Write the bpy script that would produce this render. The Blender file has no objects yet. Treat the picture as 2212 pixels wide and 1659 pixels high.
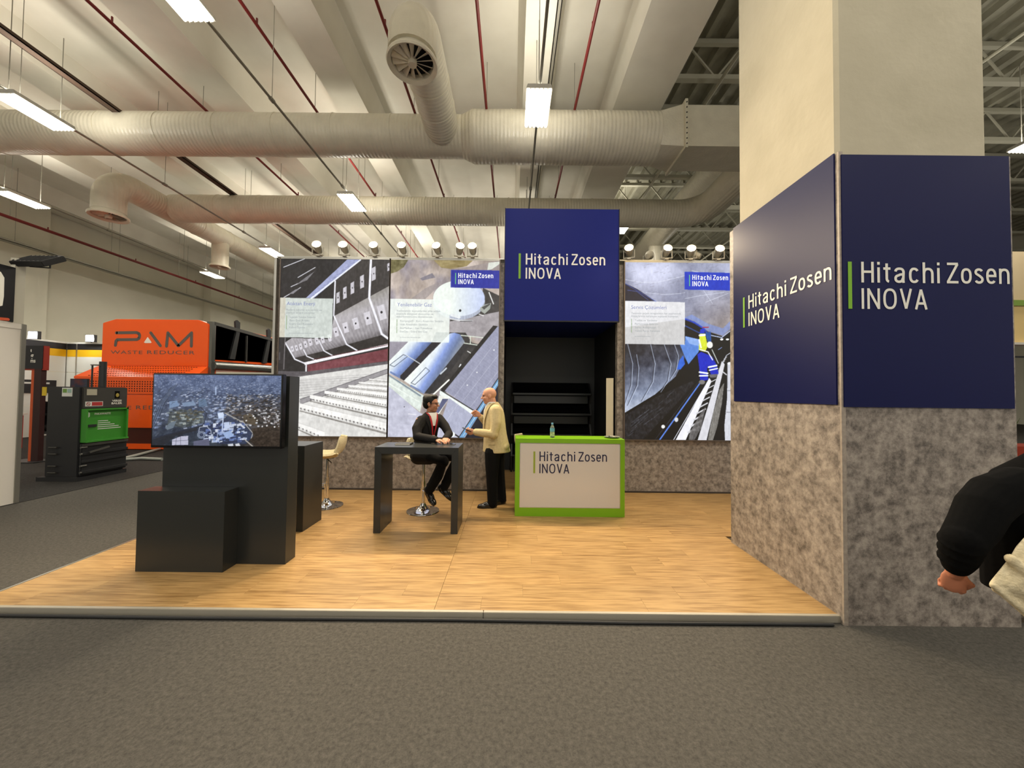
import bpy, bmesh, math, random
import numpy as np
from mathutils import Matrix, Vector, Euler

scene = bpy.context.scene
C = scene.collection
random.seed(7)
rng = np.random.default_rng(7)
R = math.radians

# ------------------------------------------------------------------ camera, world, exposure
CZ, FPX, CXP, CYP = 1.70, 800.0, 1106.0, 829.5
CAM_M = Matrix.Rotation(R(91.47), 4, 'X') @ Matrix.Rotation(R(0.6), 4, 'Z')
cam_data = bpy.data.cameras.new('camera')
cam_data.sensor_fit = 'HORIZONTAL'
cam_data.sensor_width = 36.0
cam_data.lens = FPX / 2212.0 * 36.0
cam_data.clip_end = 300
cam = bpy.data.objects.new('camera', cam_data)
cam.matrix_world = Matrix.Translation((0, 0, CZ)) @ CAM_M
C.objects.link(cam)
scene.camera = cam

world = bpy.data.worlds.new('hall_ambient')
scene.world = world
world.use_nodes = True
world.node_tree.nodes['Background'].inputs[0].default_value = (1.0, 0.95, 0.86, 1)
world.node_tree.nodes['Background'].inputs[1].default_value = 0.78

vs = scene.view_settings
vs.view_transform = 'Standard'
vs.look = 'None'
vs.gamma = 1.0
vs.use_curve_mapping = False
vs.exposure = 0.0
scene.display_settings.display_device = 'sRGB'
try:
    scene.cycles.use_denoising = True
    scene.cycles.sample_clamp_indirect = 6.0
    scene.cycles.max_bounces = 6
    scene.cycles.diffuse_bounces = 3
    scene.cycles.glossy_bounces = 3
    scene.cycles.use_adaptive_sampling = True
    scene.cycles.adaptive_threshold = 0.03
    scene.cycles.caustics_reflective = False
    scene.cycles.caustics_refractive = False
except Exception:
    pass
LUM_W = 125.0       # ceiling luminaires
UP_W = 66.0         # upward fill added on the closed luminaire tops to brighten the ceiling
SPOT_W = 225.0      # halogen spots on the booth wall

def ray(px, py):
    return CAM_M.to_3x3() @ Vector(((px - CXP) / FPX, -(py - CYP) / FPX, -1.0))
def atY(px, py, Y):
    d = ray(px, py); p = d * (Y / d.y); p.z += CZ; return p
def atZ(px, py, Z):
    d = ray(px, py); p = d * ((Z - CZ) / d.z); p.z += CZ; return p
def atX(px, py, X):
    d = ray(px, py); p = d * (X / d.x); p.z += CZ; return p

# ------------------------------------------------------------------ materials
def lin(c):
    o = []
    for v in c[:3]:
        v = v / 255.0
        o.append(v / 12.92 if v <= 0.04045 else ((v + 0.055) / 1.055) ** 2.4)
    return (o[0], o[1], o[2], 1.0)

MATS = {}
def mat(name, col, rough=0.6, metal=0.0, col2=None, scale=6.0, detail=4.0, stretch=(1, 1, 1), bump=0.0, bscale=None,
        emit=None, estr=0.0, spec=0.5, rand=0.0, contrast=(0.3, 0.7), alpha=None, trans=0.0, coat=0.0, nrough=0.5):
    if name in MATS: return MATS[name]
    m = bpy.data.materials.new(name); m.use_nodes = True
    nt = m.node_tree; b = nt.nodes['Principled BSDF']
    b.inputs['Base Color'].default_value = lin(col)
    b.inputs['Roughness'].default_value = rough
    b.inputs['Metallic'].default_value = metal
    b.inputs['Specular IOR Level'].default_value = spec
    b.inputs['Coat Weight'].default_value = coat
    b.inputs['Transmission Weight'].default_value = trans
    if emit is not None:
        b.inputs['Emission Color'].default_value = lin(emit)
        b.inputs['Emission Strength'].default_value = estr
    tc = None
    if col2 is not None or bump:
        tc = nt.nodes.new('ShaderNodeTexCoord')
        mp = nt.nodes.new('ShaderNodeMapping'); mp.inputs['Scale'].default_value = stretch
        nt.links.new(tc.outputs['Object'], mp.inputs['Vector'])
    if col2 is not None:
        n = nt.nodes.new('ShaderNodeTexNoise'); n.inputs['Scale'].default_value = scale; n.inputs['Detail'].default_value = detail; n.inputs['Roughness'].default_value = nrough
        nt.links.new(mp.outputs[0], n.inputs['Vector'])
        r = nt.nodes.new('ShaderNodeValToRGB')
        r.color_ramp.elements[0].position = contrast[0]; r.color_ramp.elements[1].position = contrast[1]
        r.color_ramp.elements[0].color = lin(col); r.color_ramp.elements[1].color = lin(col2)
        nt.links.new(n.outputs['Fac'], r.inputs[0])
        out = r.outputs[0]
        if rand:
            oi = nt.nodes.new('ShaderNodeObjectInfo')
            hs = nt.nodes.new('ShaderNodeHueSaturation')
            ma = nt.nodes.new('ShaderNodeMapRange'); ma.inputs[3].default_value = 1 - rand; ma.inputs[4].default_value = 1 + rand
            nt.links.new(oi.outputs['Random'], ma.inputs[0]); nt.links.new(ma.outputs[0], hs.inputs['Value'])
            nt.links.new(out, hs.inputs['Color']); out = hs.outputs[0]
            ad = nt.nodes.new('ShaderNodeVectorMath'); ad.operation = 'ADD'
            ml = nt.nodes.new('ShaderNodeMath'); ml.operation = 'MULTIPLY'; ml.inputs[1].default_value = 37.0
            nt.links.new(oi.outputs['Random'], ml.inputs[0])
            nt.links.new(mp.outputs[0], ad.inputs[0]); nt.links.new(ml.outputs[0], ad.inputs[1])
            nt.links.new(ad.outputs[0], n.inputs['Vector'])
        nt.links.new(out, b.inputs['Base Color'])
    if bump:
        n2 = nt.nodes.new('ShaderNodeTexNoise'); n2.inputs['Scale'].default_value = bscale or scale; n2.inputs['Detail'].default_value = 5
        nt.links.new(mp.outputs[0], n2.inputs['Vector'])
        bp = nt.nodes.new('ShaderNodeBump'); bp.inputs['Strength'].default_value = bump; bp.inputs['Distance'].default_value = 0.02
        nt.links.new(n2.outputs['Fac'], bp.inputs['Height']); nt.links.new(bp.outputs[0], b.inputs['Normal'])
    MATS[name] = m
    return m

def emat(name, col, s, sample=False):
    if name in MATS: return MATS[name]
    m = bpy.data.materials.new(name); m.use_nodes = True
    nt = m.node_tree; nt.nodes.clear()
    e = nt.nodes.new('ShaderNodeEmission'); e.inputs[0].default_value = lin(col); e.inputs[1].default_value = s
    o = nt.nodes.new('ShaderNodeOutputMaterial'); nt.links.new(e.outputs[0], o.inputs[0])
    if not sample:
        m.cycles.emission_sampling = 'NONE'
    MATS[name] = m
    return m

def picture_mat(name, s, gloss=0.15):
    m = bpy.data.materials.new(name); m.use_nodes = True
    nt = m.node_tree; b = nt.nodes['Principled BSDF']
    a = nt.nodes.new('ShaderNodeVertexColor'); a.layer_name = 'print'
    b.inputs['Base Color'].default_value = (0.03, 0.03, 0.03, 1)
    b.inputs['Roughness'].default_value = gloss
    b.inputs['Specular IOR Level'].default_value = 0.25
    b.inputs['Emission Strength'].default_value = s
    nt.links.new(a.outputs['Color'], b.inputs['Emission Color'])
    m.cycles.emission_sampling = 'NONE'
    return m

m_carpet = mat('grey_carpet', (60, 58, 55), 0.95, col2=(96, 93, 87), scale=38, detail=12, nrough=0.85, bump=0.25, bscale=220, contrast=(0.36, 0.64), spec=0.1)
m_carpet_dark = mat('black_carpet', (42, 41, 40), 0.95, col2=(62, 60, 58), scale=50, detail=6, spec=0.1)
m_wall = mat('hall_wall_plaster', (220, 217, 198), 0.9, col2=(228, 224, 206), scale=0.8)
m_conc = mat('painted_concrete', (240, 236, 222), 0.85, col2=(226, 221, 206), scale=0.9, detail=6)
m_colc = mat('column_plaster', (190, 182, 160), 0.9, col2=(178, 170, 148), scale=2.2, detail=7, bump=0.15, bscale=12)
m_deck = mat('metal_deck', (168, 165, 146), 0.55, 0.1, col2=(146, 143, 126), scale=2)
m_truss = mat('truss_paint', (190, 187, 168), 0.6)
m_duct = mat('duct_foil_cream', (224, 218, 198), 0.30, 0.0, col2=(236, 230, 210), scale=3.0, detail=5, bump=0.35, bscale=22, stretch=(1, 1, 1))
def duct_ribbed(name, axis):
    m = m_duct.copy(); m.name = name; nt = m.node_tree
    tc = nt.nodes.new('ShaderNodeTexCoord'); wv = nt.nodes.new('ShaderNodeTexWave'); wv.wave_type = 'BANDS'; wv.bands_direction = axis
    wv.inputs['Scale'].default_value = 3.0; wv.inputs['Distortion'].default_value = 0.6; wv.inputs['Detail'].default_value = 2
    nt.links.new(tc.outputs['Object'], wv.inputs['Vector'])
    bp = nt.nodes.new('ShaderNodeBump'); bp.inputs['Strength'].default_value = 0.28; bp.inputs['Distance'].default_value = 0.03
    old = [l for l in nt.links if l.to_socket.name == 'Normal' and l.to_node.type == 'BSDF_PRINCIPLED'][0]
    nt.links.new(old.from_socket, bp.inputs['Normal']); nt.links.new(wv.outputs['Fac'], bp.inputs['Height'])
    nt.links.new(bp.outputs[0], nt.nodes['Principled BSDF'].inputs['Normal'])
    return m
m_duct_x = duct_ribbed('duct_foil_ribbed', 'X'); m_duct_y = duct_ribbed('duct_foil_ribbed_along', 'Y')
m_ductmetal = mat('galvanised_steel', (176, 176, 170), 0.35, 0.8)
m_red = mat('red_sprinkler_paint', (118, 32, 30), 0.5)
m_tray = mat('galvanised_tray', (158, 155, 143), 0.5, 0.5)
m_brown = mat('brown_cable_tray', (86, 68, 56), 0.6, 0.2)
m_stone = mat('stone_laminate', (92, 84, 78), 0.55, col2=(172, 161, 150), scale=13, detail=15, nrough=0.74, contrast=(0.36, 0.62), bump=0.12, bscale=40)
m_navy = mat('navy_print', (8, 15, 68), 0.45, spec=0.2)
m_navy_box = mat('navy_fabric', (16, 30, 118), 0.55, spec=0.2)
m_char = mat('charcoal_board', (42, 44, 43), 0.30, spec=0.5)
m_black = mat('black_board', (26, 26, 27), 0.55)
m_blackgloss = mat('black_gloss', (12, 12, 13), 0.15)
m_green = mat('lime_green_lacquer', (118, 172, 14), 0.4)
m_whitegloss = mat('white_gloss_panel', (205, 200, 192), 0.13, spec=0.6)
m_white = mat('white_board', (222, 216, 206), 0.6)
m_alu = mat('aluminium', (190, 188, 180), 0.3, 0.9)
m_edge = mat('platform_edge', (168, 162, 148), 0.45, 0.2)
m_aludark = mat('aluminium_dark', (120, 118, 112), 0.35, 0.7)
m_chrome = mat('chrome', (225, 225, 225), 0.06, 1.0)
m_wood = mat('oak_laminate', (128, 95, 53), 0.42, col2=(178, 144, 94), scale=7.0, detail=10, stretch=(0.5, 7, 7), rand=0.07, contrast=(0.26, 0.60), spec=0.35)
m_beigefab = mat('beige_stool_fabric', (208, 196, 160), 0.85, col2=(190, 178, 142), scale=60)
m_letter_w = mat('white_lettering', (236, 233, 222), 0.5)
m_letter_g = mat('green_bar', (122, 178, 30), 0.5)
m_letter_n = mat('navy_lettering', (26, 30, 66), 0.5)

# ------------------------------------------------------------------ mesh helpers
class MB:
    def __init__(s): s.v = []; s.f = []
    def add(s, vs_, fs):
        k = len(s.v); s.v += [tuple(p) for p in vs_]; s.f += [tuple(i + k for i in f) for f in fs]; return s
    def box(s, x0, x1, y0, y1, z0, z1):
        return s.add([(x0,y0,z0),(x1,y0,z0),(x1,y1,z0),(x0,y1,z0),(x0,y0,z1),(x1,y0,z1),(x1,y1,z1),(x0,y1,z1)],
                     [(0,3,2,1),(4,5,6,7),(0,1,5,4),(1,2,6,5),(2,3,7,6),(3,0,4,7)])
    def quad(s, a, b, c, d): return s.add([a, b, c, d], [(0, 1, 2, 3)])
    def tube(s, pts, r, n=12, caps=True, squash=None):
        pts = [Vector(p) for p in pts]; m = len(pts)
        rs = r if isinstance(r, (list, tuple)) else [r] * m
        t0 = (pts[1] - pts[0]).normalized()
        up = Vector((0, 0, 1)) if abs(t0.z) < 0.9 else Vector((1, 0, 0))
        u = t0.cross(up).normalized(); rings = []
        for i in range(m):
            if i == 0: t = (pts[1] - pts[0])
            elif i == m - 1: t = (pts[-1] - pts[-2])
            else: t = (pts[i + 1] - pts[i]).normalized() + (pts[i] - pts[i - 1]).normalized()
            t.normalize()
            u = (u - t * u.dot(t)).normalized(); w = t.cross(u)
            rings.append([pts[i] + (u * math.cos(2*math.pi*k/n) + w * math.sin(2*math.pi*k/n)) * rs[i] for k in range(n)])
        vs_ = [p for rg in rings for p in rg]; fs = []
        for i in range(m - 1):
            for k in range(n):
                a = i*n + k; b = i*n + (k+1) % n
                fs.append((a, b, b + n, a + n))
        if caps:
            fs.append(tuple(range(n - 1, -1, -1))); fs.append(tuple((m-1)*n + k for k in range(n)))
        return s.add(vs_, fs)
    def cyl(s, p0, p1, r0, r1=None, n=16, caps=True):
        return s.tube([p0, p1], [r0, r0 if r1 is None else r1], n, caps)
    def bar(s, p0, p1, w, h=None):            # rectangular bar between two points
        p0 = Vector(p0); p1 = Vector(p1); h = h or w
        t = (p1 - p0).normalized(); up = Vector((0,0,1)) if abs(t.z) < 0.95 else Vector((0,1,0))
        u = t.cross(up).normalized() * (w/2); q = u.cross(t).normalized() * (h/2)
        vs_ = [p + a*u + b*q for p in (p0, p1) for a, b in ((-1,-1),(1,-1),(1,1),(-1,1))]
        return s.add(vs_, [(3,2,1,0),(4,5,6,7),(0,1,5,4),(1,2,6,5),(2,3,7,6),(3,0,4,7)])
    def lathe(s, prof, cx=0, cy=0, n=24, caps=True):
        vs_ = [(cx + r*math.cos(2*math.pi*k/n), cy + r*math.sin(2*math.pi*k/n), z) for r, z in prof for k in range(n)]
        fs = []
        for i in range(len(prof) - 1):
            for k in range(n):
                a = i*n+k; b = i*n+(k+1) % n; fs.append((a, b, b+n, a+n))
        if caps:
            fs.append(tuple(range(n-1, -1, -1))); fs.append(tuple((len(prof)-1)*n + k for k in range(n)))
        return s.add(vs_, fs)
    def prism(s, poly, axis, a0, a1):          # polygon in the plane normal to axis, extruded a0..a1
        n = len(poly)
        def mk(p, a):
            return (a, p[0], p[1]) if axis == 'x' else ((p[0], a, p[1]) if axis == 'y' else (p[0], p[1], a))
        vs_ = [mk(p, a0) for p in poly] + [mk(p, a1) for p in poly]
        fs = [tuple(range(n-1, -1, -1)), tuple(range(n, 2*n))] + [(i, (i+1) % n, (i+1) % n + n, i + n) for i in range(n)]
        return s.add(vs_, fs)
    def ell(s, c, r, rot=None, n=16, m=10):
        vs_ = []; c = Vector(c)
        for i in range(m + 1):
            th = math.pi * i / m
            for k in range(n):
                p = Vector((r[0]*math.sin(th)*math.cos(2*math.pi*k/n), r[1]*math.sin(th)*math.sin(2*math.pi*k/n), r[2]*math.cos(th)))
                if rot is not None: p = rot @ p
                vs_.append(c + p)
        fs = []
        for i in range(m):
            for k in range(n):
                a = i*n+k; b = i*n+(k+1) % n; fs.append((a, a+n, b+n, b))
        return s.add(vs_, fs)
    def caps_chain(s, pts, rs, n=12):          # tapered limb with round ends
        pts = [Vector(p) for p in pts]; rs = list(rs)
        s.tube(pts, rs, n, True)
        for p, r in zip(pts, rs): s.ell(p, (r, r, r), None, n, 8)
        return s
    def mesh(s, name, smooth=False, bevel=0.0, seg=2):
        me = bpy.data.meshes.new(name)
        me.from_pydata(s.v, [], s.f)
        bm = bmesh.new(); bm.from_mesh(me)
        bmesh.ops.recalc_face_normals(bm, faces=bm.faces)
        if bevel:
            bmesh.ops.bevel(bm, geom=list(bm.edges), offset=bevel, segments=seg, affect='EDGES', clamp_overlap=True)
        bm.to_mesh(me); bm.free()
        if smooth:
            me.polygons.foreach_set('use_smooth', [True] * len(me.polygons))
            me.set_sharp_from_angle(angle=R(38 if smooth is True else smooth))
        me.update()
        return me
    def build(s, name, m, parent=None, smooth=False, bevel=0.0, seg=2):
        return obj(name, s.mesh(name, smooth, bevel, seg), m, parent)

def obj(name, me, m, parent=None):
    o = bpy.data.objects.new(name, me); C.objects.link(o)
    if m is not None: me.materials.append(m)
    attach(o, parent)
    return o
BASE = {}
def root_of(o):
    while o.parent is not None: o = o.parent
    return o
def attach(o, parent):
    if parent is None: return
    o.parent = parent
    o.matrix_parent_inverse = BASE.get(parent.name, Matrix.Identity(4)).inverted() if parent.name in BASE else Matrix.Identity(4)
def tag(o, label=None, cat=None, group=None, kind=None):
    if label: o['label'] = label
    if cat: o['category'] = cat
    if group: o['group'] = group
    if kind: o['kind'] = kind
    return o
def thing(name, loc, label=None, cat=None, group=None, kind=None):
    o = bpy.data.objects.new(name, None); C.objects.link(o)
    o.location = loc; o.empty_display_size = 0.1
    BASE[o.name] = Matrix.Translation(loc)
    return tag(o, label, cat, group, kind)
def copy_tree(o, loc=None, rz=None, parent=None):
    c = o.copy(); C.objects.link(c)
    inv = o.matrix_parent_inverse.copy(); c.parent = parent; c.matrix_parent_inverse = inv
    if loc is not None: c.location = loc
    if rz is not None: c.rotation_euler = (0, 0, rz)
    for ch in list(o.children):
        copy_tree(ch, parent=c)
    return c
def struct(name, mb, m, parent=None, **k):
    o = mb.build(name, m, parent, **k)
    if parent is None: tag(o, kind='structure')
    return o
def bx(*a): return MB().box(*a)

def text_mesh(body, depth=0.0, offset=0.0, spacing=1.0, align='LEFT'):
    c = bpy.data.curves.new('lettering', 'FONT'); c.body = body; c.size = 1.0
    c.extrude = depth; c.offset = offset; c.space_character = spacing; c.align_x = align; c.resolution_u = 3
    o = bpy.data.objects.new('lettering_tmp', c); C.objects.link(o)
    dg = bpy.context.evaluated_depsgraph_get()
    me = bpy.data.meshes.new_from_object(o.evaluated_get(dg))
    bpy.data.objects.remove(o); bpy.data.curves.remove(c)
    me.materials.clear()
    return me
def fit_text(name, body, m, parent, origin, ux, uz, x0, x1, z0, z1, capfit=True, depth=0.0, offset=0.0, spacing=1.0, lift=0.002):
    """lettering laid on a plane: origin + ux*x + uz*z; cap height fills z0..z1, line fills x0..x1"""
    me = text_mesh(body, 0.0, offset, spacing)
    n = len(me.vertices); co = np.empty(n*3); me.vertices.foreach_get('co', co); co = co.reshape(-1, 3)
    mn = co.min(0); mx = co.max(0)
    X = x0 + (co[:, 0]-mn[0])/(mx[0]-mn[0])*(x1-x0)
    Z = z0 + (co[:, 1])/0.682*(z1-z0)
    o3 = np.array(origin); ux = np.array(ux, float); uz = np.array(uz, float); nn = np.cross(ux, uz)
    P = o3 + X[:, None]*ux + Z[:, None]*uz + nn*lift
    me.vertices.foreach_set('co', P.ravel()); me.update()
    return obj(name, me, m, parent)
def poly_plate(name, pts2, m, parent, origin, ux, uz, lift=0.002):
    o3 = Vector(origin); ux = Vector(ux); uz = Vector(uz); nn = ux.cross(uz)
    mb = MB(); mb.add([o3 + ux*p[0] + uz*p[1] + nn*lift for p in pts2], [tuple(range(len(pts2)))])
    me = bpy.data.meshes.new(name); me.from_pydata(mb.v, [], mb.f); me.update()
    return obj(name, me, m, parent)
def ribbon(mb, pts, w, closed=False):
    """flat monoline stroke in 2-D with mitred corners"""
    P = [Vector(p) for p in pts]; n = len(P); L = []; Rr = []
    for i in range(n):
        if closed: a, b = P[(i-1) % n], P[(i+1) % n]
        else: a, b = P[max(i-1, 0)], P[min(i+1, n-1)]
        d0 = (P[i]-a) if (closed or i > 0) else (b-P[i]); d1 = (b-P[i]) if (closed or i < n-1) else (P[i]-a)
        d0 = d0.normalized(); d1 = d1.normalized()
        n0 = Vector((-d0.y, d0.x)); n1 = Vector((-d1.y, d1.x)); m_ = (n0+n1).normalized(); k = 1.0/max(0.35, m_.dot(n1))
        L.append(P[i] + m_*k*w/2); Rr.append(P[i] - m_*k*w/2)
    vs_ = [(p.x, p.y, 0) for p in L + Rr]; N = n if closed else n-1
    return mb.add(vs_, [(i, (i+1) % n, (i+1) % n + n, i + n) for i in range(N)])
def sup(cx, cy, rx, ry, a0, a1, n=20, e=2.45):
    out = []
    for i in range(n+1):
        a = R(a0 + (a1-a0)*i/n); c, s_ = math.cos(a), math.sin(a)
        out.append((cx + rx*math.copysign(abs(c)**(2/e), c), cy + ry*math.copysign(abs(s_)**(2/e), s_)))
    return out
def glyph(ch, w):
    """centre-line strokes and advance of a condensed grotesque letter (cap height 1)"""
    h = w/2; xh = 0.735
    if ch == 'H': return [[(h, 0), (h, 1)], [(0.56-h, 0), (0.56-h, 1)], [(h, 0.52), (0.56-h, 0.52)]], 0.56
    if ch == 'I': return [[(h, 0), (h, 1)]], w
    if ch == 'i': return [[(h, 0), (h, xh)], [(h, 0.865), (h, 1)]], w
    if ch == 't': return [[(0.15, 0.93)] + [(0.15, 0.22)] + sup(0.27, 0.20, 0.12, 0.20-h, 180, 262, 8, 2.2), [(0.0, xh-h*0.9), (0.32, xh-h*0.9)]], 0.33
    if ch in 'nh': return [[(h, 0), (h, 1 if ch == 'h' else xh)], [(h, 0.40)] + sup(0.245, 0.42, 0.245-h, xh-0.42-h*0.9, 168, 0, 14) + [(0.49-h, 0)]], 0.49
    if ch == 'a': return [sup(0.235, 0.50, 0.21-h*0.5, xh-0.50-h*0.9, 170, 0, 12) + [(0.455-h, 0.12), (0.47-h, 0)], [(0.455-h, 0.415), (0.26, 0.395)] + sup(0.215, 0.205, 0.215-h, 0.205-h*0.9, 100, 350, 16, 2.2) + [(0.455-h, 0.24)]], 0.50
    if ch == 'c': return [sup(0.235, xh/2, 0.235-h, xh/2-h*0.9, 38, 322, 24)], 0.46
    if ch == 'o': return [sup(0.25, xh/2, 0.25-h, xh/2-h*0.9, 0, 359.9, 30)], 0.50
    if ch == 'e': return [[(h, xh*0.5+0.01), (0.48-h, xh*0.5+0.01)] + sup(0.24, xh/2, 0.24-h, xh/2-h*0.9, 4, 318, 26)], 0.48
    if ch == 's': return [sup(0.215, 0.555, 0.205-h, xh-0.555-h*0.9, 20, 225, 14, 2.1) + [(0.26, 0.365)] + sup(0.22, 0.195, 0.215-h, 0.195-h*0.9, 45, -160, 14, 2.1)], 0.43
    if ch == 'Z': return [[(0.02, 1-h), (0.53, 1-h)], [(0.50, 1-w*0.6), (0.05, w*0.6)], [(0.0, h), (0.54, h)]], 0.54
    if ch == 'N': return [[(h, 0), (h, 1)], [(0.60-h, 0), (0.60-h, 1)], [(h, 0.97), (0.60-h, 0.03)]], 0.60
    if ch == 'O': return [sup(0.32, 0.5, 0.32-h, 0.5-h*0.9, 0, 359.9, 34)], 0.64
    if ch == 'V': return [[(0.05, 1), (0.285, h*0.6)], [(0.52, 1), (0.285, h*0.6)]], 0.57
    if ch == 'A': return [[(0.03, 0), (0.275, 1-h*0.6)], [(0.52, 0), (0.275, 1-h*0.6)], [(0.12, 0.29), (0.43, 0.29)]], 0.55
    return [], 0.3
def word(name, txt, m, parent, origin, ux, uz, x0, x1, z0, z1, w, gap, lift):
    mb = MB(); x = 0.0
    for ch in txt:
        st_, adv = glyph(ch, w)
        for pts in st_:
            cl = ch in 'oO'
            ribbon(mb, [(px + x, py) for px, py in (pts[:-1] if cl else pts)], w, cl)
        x += adv + gap
    x -= gap
    o3 = Vector(origin); ux = Vector(ux); uz = Vector(uz); nn = ux.cross(uz)
    vs_ = [tuple(o3 + ux*(x0 + v[0]/x*(x1-x0)) + uz*(z0 + v[1]*(z1-z0)) + nn*(lift + 0.00002*(i % 7))) for i, v in enumerate(mb.v)]
    me = bpy.data.meshes.new(name); me.from_pydata(vs_, [], mb.f); me.update()
    return obj(name, me, m, parent)
def logo(parent, origin, ux, uz, x, z, w, m_txt, m_bar, thick=0.0, lift=0.003):
    """two-line word mark; x,z = lower-left of the bar, w = overall width from bar to last letter"""
    k = w / 8.28; sw = 0.128 + thick
    poly_plate('logo_bar', [(x, z), (x + 0.20*k, z), (x + 0.20*k, z + 2.43*k), (x, z + 2.43*k)], m_bar, parent, origin, ux, uz, lift)
    word('lettering', 'Hitachi', m_txt, parent, origin, ux, uz, x + 0.68*k, x + 4.70*k, z + 1.36*k, z + 2.43*k, sw, 0.155, lift)
    word('lettering', 'Zosen', m_txt, parent, origin, ux, uz, x + 5.06*k, x + 8.28*k, z + 1.36*k, z + 2.43*k, sw, 0.12, lift)
    word('lettering', 'INOVA', m_txt, parent, origin, ux, uz, x + 0.68*k, x + 4.02*k, z + 0.0*k, z + 1.06*k, sw, 0.155, lift)
# ------------------------------------------------------------------ hall shell
struct('floor', bx(-24, 34, -10, 46, -0.1, 0.0), m_carpet)
tag(bx(-21.45, -7.3, -4, 40, 0.0, 0.006).build('stand_carpet', m_carpet_dark), 'black carpet of the machine stand beside the grey aisle', 'carpet')
struct('wall_left', bx(-22.6, -22, -10, 46, 0, 11.4), m_wall)
pw = MB(); pw.box(-22, -21.5, 14.6, 17.0, 0, 10.0)
struct('trim_1', pw, m_wall)
struct('trim_2', bx(-22, -21.5, 26.2, 29.0, 0, 10.0), m_wall)
struct('trim_3', bx(-22, -21.5, 38.0, 40.0, 0, 10.0), m_wall)
struct('wall_back', bx(-22.6, 34, 46, 46.5, 0, 15), m_wall)
struct('wall_right', bx(34, 34.5, -10, 46, 0, 15), m_wall)
# concrete ceiling with down-stand ribs
struct('ceiling', bx(-22.6, 4.25, -10, 46, 10.75, 11.1), m_conc)
for i, (x0, x1) in enumerate([(-21.8, -20.9), (-17.6, -16.6), (-13.2, -12.3), (-8.9, -7.75), (-5.2, -4.35), (0.22, 0.98), (2.85, 4.25)]):
    zb = 10.0
    rb = MB().prism([(x0, zb), (x1, zb), (x1 + 0.16, 10.76), (x0 - 0.16, 10.76)], 'y', -10, 46)
    tag(rb.build('ceiling_rib', m_conc), kind='structure')
# metal deck roof to the right of the ribs
dk = MB()
W = 0.6; xs = np.arange(4.25, 34, W)
prof = []
for x in xs: prof += [(x, 12.9), (x + 0.34, 12.9), (x + 0.40, 12.72), (x + 0.54, 12.72), (x + 0.60, 12.9)]
vsd = [(p[0], -10, p[1]) for p in prof] + [(p[0], 46, p[1]) for p in prof]
nP = len(prof); dk.add(vsd, [(i, i+1, i+1+nP, i+nP) for i in range(nP-1)])
tag(dk.build('ceiling_metal_deck', m_deck), kind='structure')
struct('wall_upstand', bx(4.25, 4.33, -10, 46, 10.7, 13.0), m_conc)
def truss(y, first=[None]):
    if first[0] is not None:
        c = copy_tree(first[0], (4.4, y, 11.8)); return c
    t = thing('roof_truss', (4.4, y, 11.8))
    bx(4.35, 33.9, y-0.09, y+0.09, 11.42, 11.56).build('bottom_chord', m_truss, t)
    bx(4.35, 33.9, y-0.07, y+0.07, 12.56, 12.70).build('top_chord', m_truss, t)
    x = 4.4; k = 0
    while x < 33:
        MB().bar((x, y, 11.5), (x+0.9, y, 12.6), 0.05).build('web_diagonal', m_truss, t)
        MB().bar((x+0.9, y, 12.6), (x+1.8, y, 11.5), 0.05).build('web_diagonal', m_truss, t)
        x += 1.8
        if k == 11: break
        k += 1
    first[0] = t
    return t
TY = [3.4, 6.0, 8.6, 11.2, 13.8, 16.4, 19.0, 21.6, 24.2, 28, 32, 36]
names_t = ['nearest', 'second', 'third', 'fourth', 'fifth', 'sixth', 'seventh', 'eighth', 'ninth', 'tenth', 'eleventh', 'farthest']
for nme, y in zip(names_t, TY):
    tag(truss(y), 'cream steel roof truss under the metal deck, %s from the viewer' % nme, 'truss', 'trusses under the metal deck')
for i, (x, nme) in enumerate([(6.2, 'nearer the concrete edge'), (9.4, 'middle one'), (13.2, 'farther to the right')]):
    tag(MB().tube([(x, -4, 11.2), (x, 44, 11.2)], 0.05, 8).build('roof_tie_pipe', m_truss), 'thin pale pipe running along under the roof trusses, %s' % nme, 'pipe', 'pipes under the trusses')

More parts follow.
